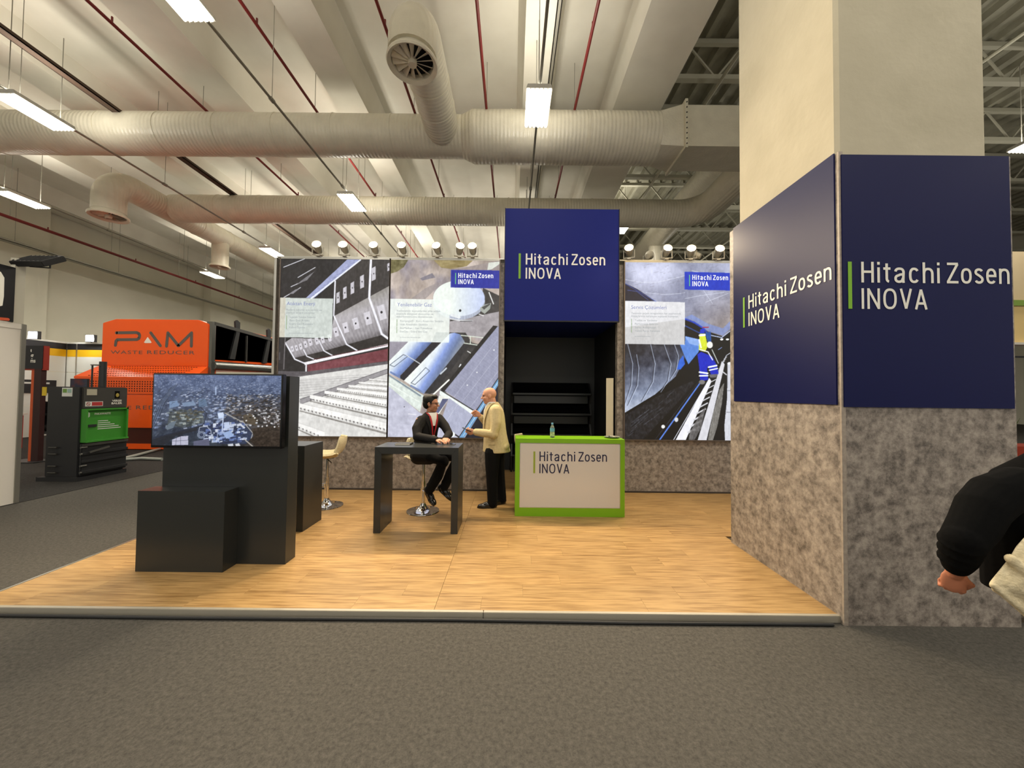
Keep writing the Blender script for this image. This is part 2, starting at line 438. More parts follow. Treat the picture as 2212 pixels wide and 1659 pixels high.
# ------------------------------------------------------------------ air ducts
def arc_pts(c, r, a0, a1, u, v, n=8):
    c = Vector(c); u = Vector(u); v = Vector(v)
    return [c + u*(r*math.cos(R(a0 + (a1-a0)*i/n))) + v*(r*math.sin(R(a0 + (a1-a0)*i/n))) for i in range(n+1)]
def rings(t, p0, p1, r, step, w=0.02):
    p0 = Vector(p0); p1 = Vector(p1); L = (p1-p0).length; n = int(L/step)
    d = (p1-p0).normalized()
    for i in range(1, n):
        q = p0 + d*(i*step)
        MB().cyl(q - d*w, q + d*w, r + 0.012, n=28).build('joint_band', m_duct, t, smooth=True)
def diffuser(t, c, r):
    """round swirl diffuser facing down"""
    c = Vector(c)
    d = MB().lathe([(r*0.98, 0.22), (r*1.0, 0.05), (r*1.18, 0.0), (r*1.22, 0.03), (r*1.20, 0.07), (r*1.0, 0.09)], 0, 0, 32, caps=False)
    d.v = [(v[0]+c.x, v[1]+c.y, v[2]+c.z) for v in d.v]
    o = d.build('diffuser_ring', m_duct, t, smooth=True)
    MB().cyl(c + Vector((0,0,0.16)), c + Vector((0,0,0.17)), r*0.98, n=32).build('diffuser_throat', m_black, t)
    MB().lathe([(0.001, c.z), (r*0.2, c.z+0.0), (r*0.22, c.z+0.04), (r*0.2, c.z+0.12)], c.x, c.y, 20).build('diffuser_hub', m_duct, o, smooth=True)
    for k in range(14):
        a = 2*math.pi*k/14; u = Vector((math.cos(a), math.sin(a), 0)); w = Vector((-math.sin(a), math.cos(a), 0))
        b = MB(); p = c + Vector((0,0,0.06))
        q = [p + u*r*0.2 - w*0.012, p + u*r*0.97 - w*0.05, p + u*r*0.97 + w*0.05 + Vector((0,0,0.07)), p + u*r*0.2 + w*0.02 + Vector((0,0,0.04))]
        b.add(q + [x + Vector((0,0,0.008)) for x in q], [(0,1,2,3),(7,6,5,4),(0,4,5,1),(1,5,6,2),(2,6,7,3),(3,7,4,0)])
        b.build('swirl_blade', m_duct, o)
# near main duct
D1Y, D1Z = 10.3, 8.93
t = thing('main_air_duct', (-4, D1Y, D1Z), 'fat cream round air duct crossing the ceiling in front of all others', 'duct')
MB().cyl((-21.5, D1Y, D1Z), (-1.45, D1Y, D1Z), 0.535, n=36).build('duct_pipe', m_duct_x, t, smooth=True)
MB().cyl((-1.45, D1Y, D1Z), (-1.15, D1Y, D1Z), 0.535, 0.66, n=36).build('reducer', m_duct_x, t, smooth=True)
MB().cyl((-1.15, D1Y, D1Z), (3.95, D1Y, D1Z), 0.66, n=36).build('duct_pipe', m_duct_x, t, smooth=True)
rings(t, (-21, D1Y, D1Z), (-1.5, D1Y, D1Z), 0.535, 1.6)
rings(t, (-1.15, D1Y, D1Z), (3.95, D1Y, D1Z), 0.66, 1.05)
n = 32; cone = MB(); ra = []; rb = []
for k in range(n):
    a = 2*math.pi*k/n; ca, sa = math.cos(a), math.sin(a); m_ = max(abs(ca), abs(sa))
    ra.append((3.95, D1Y + 0.66*ca, D1Z + 0.66*sa)); rb.append((4.55, D1Y + 0.58*ca/m_, D1Z + 0.58*sa/m_))
cone.add(ra + rb, [(k, (k+1) % n, (k+1) % n + n, k + n) for k in range(n)])
cone.build('square_transition', m_duct, t, smooth=20)
fl = MB(); fl.box(4.53, 4.60, D1Y-0.66, D1Y+0.66, D1Z-0.66, D1Z-0.57); fl.box(4.53, 4.60, D1Y-0.66, D1Y+0.66, D1Z+0.57, D1Z+0.66)
fl.box(4.53, 4.60, D1Y-0.66, D1Y-0.57, D1Z-0.57, D1Z+0.57); fl.box(4.53, 4.60, D1Y+0.57, D1Y+0.66, D1Z-0.57, D1Z+0.57)
fl.build('flange', mat('flange_pale', (226, 220, 198), 0.4), t)
for k in range(9):
    z = D1Z - 0.56 + 0.14*k
    MB().cyl((4.565, D1Y-0.675, z), (4.565, D1Y-0.655, z), 0.016, n=8).build('flange_hole', m_black, t)  # black studs standing for the dark holes in the flange
bx(4.60, 9.0, D1Y-0.56, D1Y+0.56, D1Z-0.56, D1Z+0.56).build('square_duct', m_duct, t)
# branch towards the viewer ending in a drop with a swirl diffuser
BX, BZ = -1.99, 8.93
t = thing('branch_air_duct', (BX, 8, BZ), 'cream branch duct with round swirl diffuser, coming forward off the fat duct', 'duct')
pts = [(BX, 9.95, BZ)] + [(BX, 9.6 - 0.3*i, BZ) for i in range(0, 7)] + arc_pts((BX, 7.5, BZ - 0.5), 0.5, 90, 180, (0, 1, 0), (0, 0, 1))[1:] + [(BX, 7.0, 8.2)]
MB().tube(pts, 0.46, 30).build('duct_pipe', m_duct_y, t, smooth=True)
rings(t, (BX, 9.9, BZ), (BX, 7.6, BZ), 0.46, 0.75)
diffuser(t, (BX, 7.0, 8.02), 0.40)
# far main duct
D2Y, D2Z = 14.3, 8.78
t = thing('main_air_duct', (-4, D2Y, D2Z), 'cream round air duct behind, running above the navy cube and turning forward', 'duct')
pts = [(-13.2, D2Y, D2Z), (6.3, D2Y, D2Z)] + arc_pts((6.3, D2Y - 1.0, D2Z), 1.0, 90, 0, (1, 0, 0), (0, 1, 0)) + [(7.3, 9.0, D2Z), (7.3, 2.0, D2Z)]
MB().tube(pts, 0.51, 32).build('duct_pipe', m_duct_x, t, smooth=True)
rings(t, (-13, D2Y, D2Z), (6.3, D2Y, D2Z), 0.51, 1.6)
# left branch running along the wall with two diffuser drops
LX, LZ = -13.5, 8.75
t = thing('side_air_duct', (LX, 16, LZ), 'cream duct along the left wall with two downward diffuser drops', 'duct')
pts = [(LX, 40, LZ), (LX, 12.9, LZ)] + arc_pts((LX, 12.9, LZ - 0.7), 0.7, 90, 180, (0, 1, 0), (0, 0, 1)) + [(LX, 12.2, 7.6)]
MB().tube(pts, 0.43, 26).build('duct_pipe', m_duct_y, t, smooth=True)
rings(t, (LX, 38, LZ), (LX, 13, LZ), 0.43, 1.6)
diffuser(t, (LX, 12.2, 7.42), 0.42)
MB().cyl((LX, 16.9, 8.5), (LX, 16.9, 7.5), 0.33, n=24).build('drop_pipe', m_duct, t, smooth=True)
diffuser(t, (LX, 16.9, 7.35), 0.33)
# large duct far behind under the metal deck
t = thing('far_air_duct', (7.6, 22, 10), 'wide dull duct slanting back under the metal deck above the right poster', 'duct')
MB().tube([(8.2, 12.5, 10.9), (8.6, 40, 10.9)], 0.62, 24).build('duct_pipe', m_duct_y, t, smooth=True)
MB().cyl((8.4, 21.5, 10.6), (8.4, 21.5, 7.0), 0.45, n=20).build('drop_pipe', m_duct, t, smooth=True)

# ------------------------------------------------------------------ sprinkler pipes and trays
for x, nme in [(-18.3, 'along the left wall'), (-8.5, 'leftmost over the big screen'), (-5.45, 'left of the long lamp row'), (-2.75, 'left of the branch duct'), (-0.77, 'right of the branch duct'), (1.62, 'right of the centre lamp')]:
    t = thing('sprinkler_pipe', (x, 10, 9.4), 'thin dark red sprinkler pipe under the ceiling, %s' % nme, 'pipe', 'red sprinkler pipes')
    z = 9.4 if x > -15 else 7.9
    MB().tube([(x, -8, z), (x, 45, z)], 0.035 if x > -15 else 0.06, 8).build('pipe', m_red, t)
    for y in np.arange(6.5, 40, 3.4):
        MB().cyl((x, y, z), (x, y, 10.78), 0.008, n=5).build('hanger_rod', m_tray, t)
        MB().cyl((x, y + 1.1, z), (x, y + 1.1, z + 0.14), 0.02, n=6).build('sprinkler_head', m_red, t)
for x, z, w, m_, lb in [(-10.8, 9.2, 0.2, m_brown, 'dark brown cable tray running under the ceiling at upper left'), (-20.4, 7.6, 0.3, m_tray, 'grey cable tray fixed along the left hall wall'), (0.92, 9.9, 0.1, m_tray, 'slim grey conduit channel beside the centre ceiling rib')]:
    t = thing('cable_tray', (x, 10, z), lb, 'cable tray')
    tr = MB(); tr.box(x-w/2, x+w/2, -8, 45, z, z+0.02); tr.box(x-w/2, x-w/2+0.02, -8, 45, z, z+0.09); tr.box(x+w/2-0.02, x+w/2, -8, 45, z, z+0.09)
    tr.build('tray', m_, t)
    MB().tube([(x-0.02, -8, z+0.06), (x-0.02, 45, z+0.06)], 0.03, 6).build('cable', m_black, t)
    if x < -5:
        for y in np.arange(7, 40, 4.0):
            MB().cyl((x, y, z), (x, y, 10.78), 0.008, n=5).build('hanger_rod', m_tray, t)

# ------------------------------------------------------------------ luminaires
m_lumbody = mat('luminaire_body', (206, 204, 196), 0.5)
m_diff = emat('luminaire_tube', (255, 244, 222), 14.0)
def luminaire(x, y, z=8.0, w=0.54, L=1.12, proto=[None]):
    if proto[0] is not None:
        return copy_tree(proto[0], (x, y, z))
    t = thing('ceiling_luminaire', (x, y, z))
    b = MB().prism([(x-w/2, z), (x-w/2+0.03, z+0.09), (x+w/2-0.03, z+0.09), (x+w/2, z)], 'y', y-L/2, y+L/2)
    hs = b.build('housing', m_lumbody, t)
    for k in range(6):
        xx = x - w/2 + w*(k+0.5)/6
        MB().cyl((xx, y-L/2+0.03, z-0.006), (xx, y+L/2-0.03, z-0.006), 0.032, n=8).build('tube', m_diff, hs)
    for k in range(5):
        xx = x - w/2 + w*(k+1)/6
        bx(xx-0.004, xx+0.004, y-L/2, y+L/2, z-0.03, z).build('louvre', m_lumbody, hs)
    for yy in (y-L/2+0.1, y+L/2-0.1):
        MB().cyl((x, yy, z+0.08), (x, yy, 10.2), 0.009, n=5).build('hanger_rod', m_tray, t)
    ld = bpy.data.lights.new('luminaire_light', 'AREA'); ld.shape = 'RECTANGLE'; ld.size = w-0.04; ld.size_y = L-0.04
    ld.energy = LUM_W; ld.color = (1.0, 0.94, 0.82)
    lo = bpy.data.objects.new('luminaire_light', ld); C.objects.link(lo); lo.location = (x, y, z-0.045); attach(lo, t)
    lu = bpy.data.lights.new('added_ceiling_fill', 'AREA'); lu.shape = 'RECTANGLE'; lu.size = w-0.1; lu.size_y = L-0.1  # upward fill light added to brighten the ceiling
    lu.energy = UP_W; lu.color = (1.0, 0.94, 0.82)
    l2 = bpy.data.objects.new('added_ceiling_fill', lu); C.objects.link(l2); l2.location = (x, y, z+0.10); l2.rotation_euler = (math.pi, 0, 0); attach(l2, t)
    proto[0] = t
    return t
LUMS = [(0.50, 8.03, 'above the fat duct, nearest the centre'), (0.50, 14.43, 'hidden behind the navy cube'), (0.50, 1.83, 'unseen over the camera on the centre row, added for foreground light'), (0.50, -4.57, 'unseen behind the camera on the centre row, added for foreground light'),  # rows continued unseen over and behind the camera to light the foreground
        (-5.39, 5.61, 'at the top edge left of the branch duct'), (-5.39, 12.19, 'between the two ducts above the left posters'), (-5.39, -0.91, 'unseen behind the camera on the left row, added for foreground light'), (-5.39, 19.63, 'far back on the left row'),
        (-10.96, 8.31, 'at the left edge under the fat duct'), (-10.96, 16.71, 'just left of the left poster top'), (-10.96, 0.00, 'unseen outside the left edge, added for foreground light'),
        (-16.43, 12.23, 'at the left edge under the side duct'), (-16.43, 20.09, 'low on the left hall wall'), (-16.43, 4.11, 'unseen outside on the far left row, added for foreground light'),
        (6.21, 1.83, 'unseen over the right aisle, added for foreground light'), (6.21, -4.57, 'unseen behind the camera on the right row, added for foreground light'), (12.85, 8.76, 'at the right edge beside the column'), (11.87, 0.91, 'unseen outside the right edge, added for foreground light'), (5.85, 19.7, 'under the metal deck right of the navy cube'), (11.87, 16.43, 'farther back on the right row'),
        (0.50, 21.5, 'unseen far behind the navy cube, added for far light'), (0.50, 29.0, 'unseen farthest on the centre row, added for far light'), (-5.39, 27.0, 'unseen farthest on the left row, added for far light'), (-10.96, 25.5, 'unseen far back on the second row from the left, added for far light'), (-10.96, 33.0, 'unseen farthest on the second row from the left, added for far light'), (-16.43, 29.0, 'unseen farthest on the leftmost row, added for far light'), (-16.43, 36.0, 'unseen near the back wall on the leftmost row, added for far light'), (11.87, 25.0, 'unseen farthest on the right row, added for far light'), (18.5, 12.0, 'unseen out to the right of the right row, added for far light'), (-2.4, 18.6, 'unseen behind the gas plant poster, added for far ceiling light'), (-8.2, 18.8, 'unseen behind the furnace poster, added for far ceiling light'), (-2.4, 25.0, 'unseen farther behind the gas plant poster, added for far ceiling light'), (-8.2, 25.2, 'unseen farther behind the furnace poster, added for far ceiling light')]  # unseen lamps added to brighten the far ceiling and left wall
for x, y, nme in LUMS:
    z = 10.6 if (x, y) == (5.85, 19.7) else (6.8 if x in (-2.4, -8.2) else 8.0)  # lamps added behind the posters hang lower to spread their ceiling light
    tag(luminaire(x, y, z), 'glowing rectangular tube luminaire hanging %s' % nme, 'ceiling lamp', 'tube luminaires on the hall ceiling')
for x, nme in [(0.5, 'on the centre lamp row'), (-5.39, 'on the long lamp row left of centre'), (-10.96, 'on the second lamp row from the left'), (-16.43, 'on the leftmost lamp row')]:
    t = thing('lamp_conduit', (x, 10, 8.13), 'grey conduit strung between luminaires %s' % nme, 'conduit', 'conduits between the luminaires')
    MB().tube([(x + 0.02, -8, 8.13), (x + 0.02, 44, 8.13)], 0.028, 8).build('conduit_pipe', m_tray, t)
    for y in np.arange(4.6, 34, 3.42):
        MB().cyl((x + 0.02, y, 8.13), (x + 0.02, y, 10.2 if x > -1 and x < 1 else 10.78), 0.007, n=5).build('hanger_rod', m_tray, t)
        MB().cyl((x + 0.02, y - 0.06, 8.13), (x + 0.02, y + 0.06, 8.13), 0.045, n=8).build('coupling', m_tray, t)
# ------------------------------------------------------------------ booth platform
PZ = 0.05
struct('floor_platform', MB().box(-4.13, 4.6, 2.86, 6.42, 0.0, 0.036).box(-0.14, 1.79, 6.42, 8.05, 0.0, 0.036), mat('platform_base', (70, 60, 46), 0.8))
pl = bpy.data.objects['floor_platform']
plank_cache = {}
def plank(x0, x1, y0, y1):
    key = (round(x1-x0, 3), round(y1-y0, 3))
    if key not in plank_cache:
        L, D = key
        me = bx(-L/2+0.0006, L/2-0.0006, -D/2+0.0006, D/2-0.0006, 0.0, 0.014).mesh('plank')
        me.materials.append(m_wood); plank_cache[key] = me
    o = bpy.data.objects.new('plank', plank_cache[key]); C.objects.link(o)
    o.location = ((x0+x1)/2, (y0+y1)/2, 0.036); o.parent = pl
y = 2.86; row = 0; PW = 0.191
while y < 6.29:
    y1 = min(y + PW, 6.30)
    for (a, b) in ((-4.13, -0.5757), (-0.5743, 4.6 if y > 4.2 else 2.52)):
        x = a; first = 0.35 + 0.9*((row*0.37) % 1.0)
        x1 = a + first
        while x < b - 0.01:
            if b - x1 < 0.25: x1 = b
            plank(x, x1, y, y1); x = x1; x1 = min(b, x + 1.285)
    y = y1; row += 1
while y < 8.04:
    y1 = min(y + PW, 8.05)
    plank(-0.14, 0.9 if row % 2 else 0.4, y, y1); plank(0.9 if row % 2 else 0.4, 1.79, y, y1)
    y = y1; row += 1
struct('trim_4', MB().box(-4.16, -0.2, 2.828, 2.86, 0.0, 0.052).box(-0.196, 2.50, 2.828, 2.86, 0.0, 0.052), m_edge, bevel=0.003)
struct('trim_5', bx(-4.16, -4.13, 2.86, 6.4, 0.0, 0.052), m_alu, bevel=0.003)
tag(MB().tube([(-4.3, 2.80, 0.012), (-2.5, 2.79, 0.012), (-0.4, 2.80, 0.012), (0.9, 2.785, 0.012), (2.4, 2.79, 0.012)], 0.012, 8).build('floor_strip', m_black), 'thin black strip lying along the front edge of the platform', 'cable')  # thin black strip drawn along the foot of the platform

# ------------------------------------------------------------------ booth back wall and niche
struct('wall_back_booth', MB().box(-4.02, -0.14, 6.30, 6.42, 0.05, 3.93).box(1.79, 4.6, 6.30, 6.42, 0.05, 3.93), m_stone)
tag(bx(-4.06, -4.02, 6.24, 6.42, 0.05, 3.97).build('trim_booth_corner', m_alu), kind='structure')
struct('wall_niche_left', bx(-0.17, -0.14, 6.42, 8.08, 0.05, 2.93), m_black)
struct('wall_niche_right', bx(1.79, 1.82, 6.42, 8.08, 0.05, 2.93), m_black)
struct('wall_niche_back', bx(-0.17, 1.82, 8.05, 8.1, 0.05, 2.93), mat('niche_board', (44, 46, 46), 0.5))
struct('baseboard_back', MB().box(-4.02, -0.14, 6.285, 6.30, 0.05, 0.075).box(1.79, 4.6, 6.285, 6.30, 0.05, 0.075), mat('dark_skirting', (58, 50, 44), 0.6))

t = thing('fascia_cube', (0.82, 6.3, 2.93), 'navy cube with white and green company lettering above the dark niche', 'sign')
bx(-0.145, 1.792, 6.215, 8.1, 2.93, 4.845).build('cube_body', m_navy_box, t)
bx(-0.15, 1.797, 6.205, 6.225, 2.915, 2.935).build('lower_edge', m_black, t)
bx(-0.15, -0.14, 6.205, 6.225, 2.93, 4.85).build('side_edge', m_black, t)
bx(1.787, 1.797, 6.205, 6.225, 2.93, 4.85).build('side_edge', m_black, t)
# lettering: bar from px 1120..1125, text to 1307
a = atY(1120, 602, 6.215); b_ = atY(1307, 573, 6.215)
m_lw_lit = mat('white_lettering_print', (246, 246, 244), 0.5)
logo(t, (0, 6.212, 0), (1, 0, 0), (0, 0, 1), a.x, a.z + 0.0, b_.x - a.x, m_lw_lit, m_letter_g, thick=0.0)

# shelf unit in the niche
t = thing('brochure_shelf', (0.82, 7.9, 0.05), 'black tiered brochure shelf in the dark niche behind the counter', 'shelf')
tiers = [(1.94, 1.70, 1.65, 1.50), (1.50, 1.28, 1.22, 1.07), (1.07, 0.85, 0.79, 0.64), (0.64, 0.42, 0.36, 0.06)]
for za, zb, zc, zd in tiers:
    MB().prism([(8.04, za), (8.02, za), (7.72, zb), (7.74, zb - 0.02), (8.04, za - 0.05)], 'x', 0.02, 1.64).build('sloped_shelf', m_blackgloss, t)
    bx(0.02, 1.64, 7.70, 7.72, zb - 0.02, zb + 0.015).build('shelf_lip', m_char, t)
    bx(0.05, 1.61, 7.86, 7.90, zd, zc).build('front_panel', m_char, t)
MB().prism([(8.04, 0.05), (8.04, 1.94), (8.0, 1.94), (7.74, 1.70), (7.80, 1.64), (7.84, 1.50), (7.74, 1.26), (7.84, 1.07), (7.74, 0.83), (7.84, 0.64), (7.74, 0.40), (7.84, 0.05)], 'x', -0.01, 0.02).build('side_panel', m_black, t)
MB().prism([(8.04, 0.05), (8.04, 1.94), (8.0, 1.94), (7.74, 1.70), (7.80, 1.64), (7.84, 1.50), (7.74, 1.26), (7.84, 1.07), (7.74, 0.83), (7.84, 0.64), (7.74, 0.40), (7.84, 0.05)], 'x', 1.64, 1.67).build('side_panel', m_black, t)
# open storage door, cut to a narrow slab and turned to catch light
dm = mat('cream_door', (232, 218, 190), 0.5)
t = thing('door_slab', (1.72, 6.46, 0.05), 'tall narrow cream door slab turned to catch light behind the right end of the counter', 'panel')
dd = MB(); q0 = Vector((1.770, 6.445, 0)); q1 = Vector((1.662, 6.50, 0)); nn = Vector((0.0, 0.0, 0)) + Vector((q1.y-q0.y, -(q1.x-q0.x), 0)).normalized()*0.035
vv = []
for z in (0.055, 1.985):
    for p in (q0, q1, q1 - nn, q0 - nn): vv.append((p.x, p.y, z))
dd.add(vv, [(0,3,2,1),(4,5,6,7),(0,1,5,4),(1,2,6,5),(2,3,7,6),(3,0,4,7)])
dd.build('leaf', dm, t)
bx(1.64, 1.785, 6.45, 6.56, 0.05, 0.07).build('foot', m_aludark, t)

# ------------------------------------------------------------------ printed pictures (drawn by code into vertex colours)
def vnoise(h, w, cells, octs=4, seed=0, ax=1.0):
    r = np.random.default_rng(seed); out = np.zeros((h, w)); amp = 1.0; tot = 0
    for o in range(octs):
        ch = max(2, int(cells*(2**o))); cw = max(2, int(cells*ax*(2**o)))
        g = r.random((ch+2, cw+2))
        yy = np.linspace(0, ch, h, endpoint=False); xx = np.linspace(0, cw, w, endpoint=False)
        yi = yy.astype(int); xi = xx.astype(int); fy = (yy-yi)[:, None]; fx = (xx-xi)[None, :]
        fy = fy*fy*(3-2*fy); fx = fx*fx*(3-2*fx)
        a = g[yi][:, xi]; b = g[yi][:, xi+1]; c = g[yi+1][:, xi]; d = g[yi+1][:, xi+1]
        out += amp*((a*(1-fx)+b*fx)*(1-fy) + (c*(1-fx)+d*fx)*fy); tot += amp; amp *= 0.55
    return out/tot
class Pic:
    def __init__(s, w, h, x0, y0, x1, y1, base):
        s.ss = 2; s.W = w*s.ss; s.H = h*s.ss
        s.x0, s.y0, s.x1, s.y1 = x0, y0, x1, y1
        s.a = np.zeros((s.H, s.W, 3)) + np.array(base, float)
        s.X, s.Y = np.meshgrid(x0 + (np.arange(s.W)+0.5)/s.W*(x1-x0), y0 + (np.arange(s.H)+0.5)/s.H*(y1-y0))
        s.px = (x1-x0)/s.W; s.grain = 26; s.con = 1.14
    def win(s, xa, ya, xb, yb):
        i0 = max(0, int((ya-s.y0)/(s.y1-s.y0)*s.H)-1); i1 = min(s.H, int((yb-s.y0)/(s.y1-s.y0)*s.H)+2)
        j0 = max(0, int((xa-s.x0)/(s.x1-s.x0)*s.W)-1); j1 = min(s.W, int((xb-s.x0)/(s.x1-s.x0)*s.W)+2)
        return slice(i0, max(i0, i1)), slice(j0, max(j0, j1))
    def mask(s, pts):
        xs = [p[0] for p in pts]; ys = [p[1] for p in pts]
        w = s.win(min(xs), min(ys), max(xs), max(ys)); X = s.X[w]; Y = s.Y[w]
        m = np.zeros(X.shape, bool); n = len(pts)
        for i in range(n):
            xa, ya = pts[i]; xb, yb = pts[(i+1) % n]
            if ya == yb: continue
            c = ((ya > Y) != (yb > Y)) & (X < (xb-xa)*(Y-ya)/(yb-ya)+xa)
            m ^= c
        return w, m
    def put(s, w, m, col, alpha=1.0):
        sub = s.a[w]
        col = np.asarray(col, float)
        mm = (m*alpha)[..., None] if not np.isscalar(alpha) or True else m
        sub[:] = sub*(1-mm) + col*mm
    def poly(s, pts, col, alpha=1.0, noise=0, ncell=40, seed=1, ax=1.0):
        w, m = s.mask(pts)
        if m.size == 0: return
        if noise:
            nz = (vnoise(m.shape[0], m.shape[1], max(2, ncell*m.shape[0]//s.H), 4, seed, ax)-0.5)*2*noise
            col = np.asarray(col, float)[None, None, :] + nz[..., None]
        s.put(w, m.astype(float), col, alpha)
    def grad(s, pts, a, b, stops, alpha=1.0):
        w, m = s.mask(pts)
        if m.size == 0: return
        dx, dy = b[0]-a[0], b[1]-a[1]; L = dx*dx+dy*dy
        t = np.clip(((s.X[w]-a[0])*dx + (s.Y[w]-a[1])*dy)/L, 0, 1)
        col = np.stack([np.interp(t, [q[0] for q in stops], [q[1][k] for q in stops]) for k in range(3)], -1)
        s.put(w, m.astype(float), col, alpha)
    def line(s, pts, wd, col, alpha=1.0):
        for (xa, ya), (xb, yb) in zip(pts[:-1], pts[1:]):
            w = s.win(min(xa, xb)-wd, min(ya, yb)-wd, max(xa, xb)+wd, max(ya, yb)+wd)
            X = s.X[w]; Y = s.Y[w]
            if X.size == 0: continue
            dx, dy = xb-xa, yb-ya; L = dx*dx+dy*dy + 1e-9
            t = np.clip(((X-xa)*dx+(Y-ya)*dy)/L, 0, 1)
            d = np.hypot(X-xa-t*dx, Y-ya-t*dy)
            s.put(w, np.clip((wd/2 - d)/s.px + 0.5, 0, 1), col, alpha)
    def ell(s, c, rx, ry, col, alpha=1.0, rot=0):
        pts = []
        for k in range(48):
            a = 2*math.pi*k/48; x = rx*math.cos(a); y = ry*math.sin(a)
            pts.append((c[0]+x*math.cos(rot)-y*math.sin(rot), c[1]+x*math.sin(rot)+y*math.cos(rot)))
        s.poly(pts, col, alpha)
    def linear(s):
        a = s.a.reshape(s.H//s.ss, s.ss, s.W//s.ss, s.ss, 3).mean((1, 3))
        gr = (vnoise(a.shape[0], a.shape[1], 60, 3, 77)-0.5)*s.grain
        a = np.clip((a-128)*s.con+124+gr[..., None], 0, 255)/255.0
        return np.where(a <= 0.04045, a/12.92, ((a+0.055)/1.055)**2.4)
def picture_mesh(name, img, origin, ux, uz, w, h, m, parent):
    H, Wd = img.shape[:2]
    gx = (np.arange(Wd))/(Wd-1)*w; gz = h - np.arange(H)/(H-1)*h
    o3 = np.array(origin, float); P = o3 + gx[None, :, None]*np.array(ux, float) + gz[:, None, None]*np.array(uz, float)
    me = bpy.data.meshes.new(name)
    nv = H*Wd; nf = (H-1)*(Wd-1)
    idx = np.arange(nv).reshape(H, Wd)
    q = np.stack([idx[1:, :-1], idx[1:, 1:], idx[:-1, 1:], idx[:-1, :-1]], -1).reshape(-1)
    me.vertices.add(nv); me.vertices.foreach_set('co', P.ravel())
    me.loops.add(nf*4); me.loops.foreach_set('vertex_index', q.astype(np.int32))
    me.polygons.add(nf); me.polygons.foreach_set('loop_start', np.arange(0, nf*4, 4, dtype=np.int32))
    me.update(calc_edges=True)
    ca = me.color_attributes.new('print', 'FLOAT_COLOR', 'POINT')
    col = np.ones((nv, 4), np.float32); col[:, :3] = img.reshape(-1, 3)
    ca.data.foreach_set('color', col.ravel())
    return obj(name, me, m, parent)

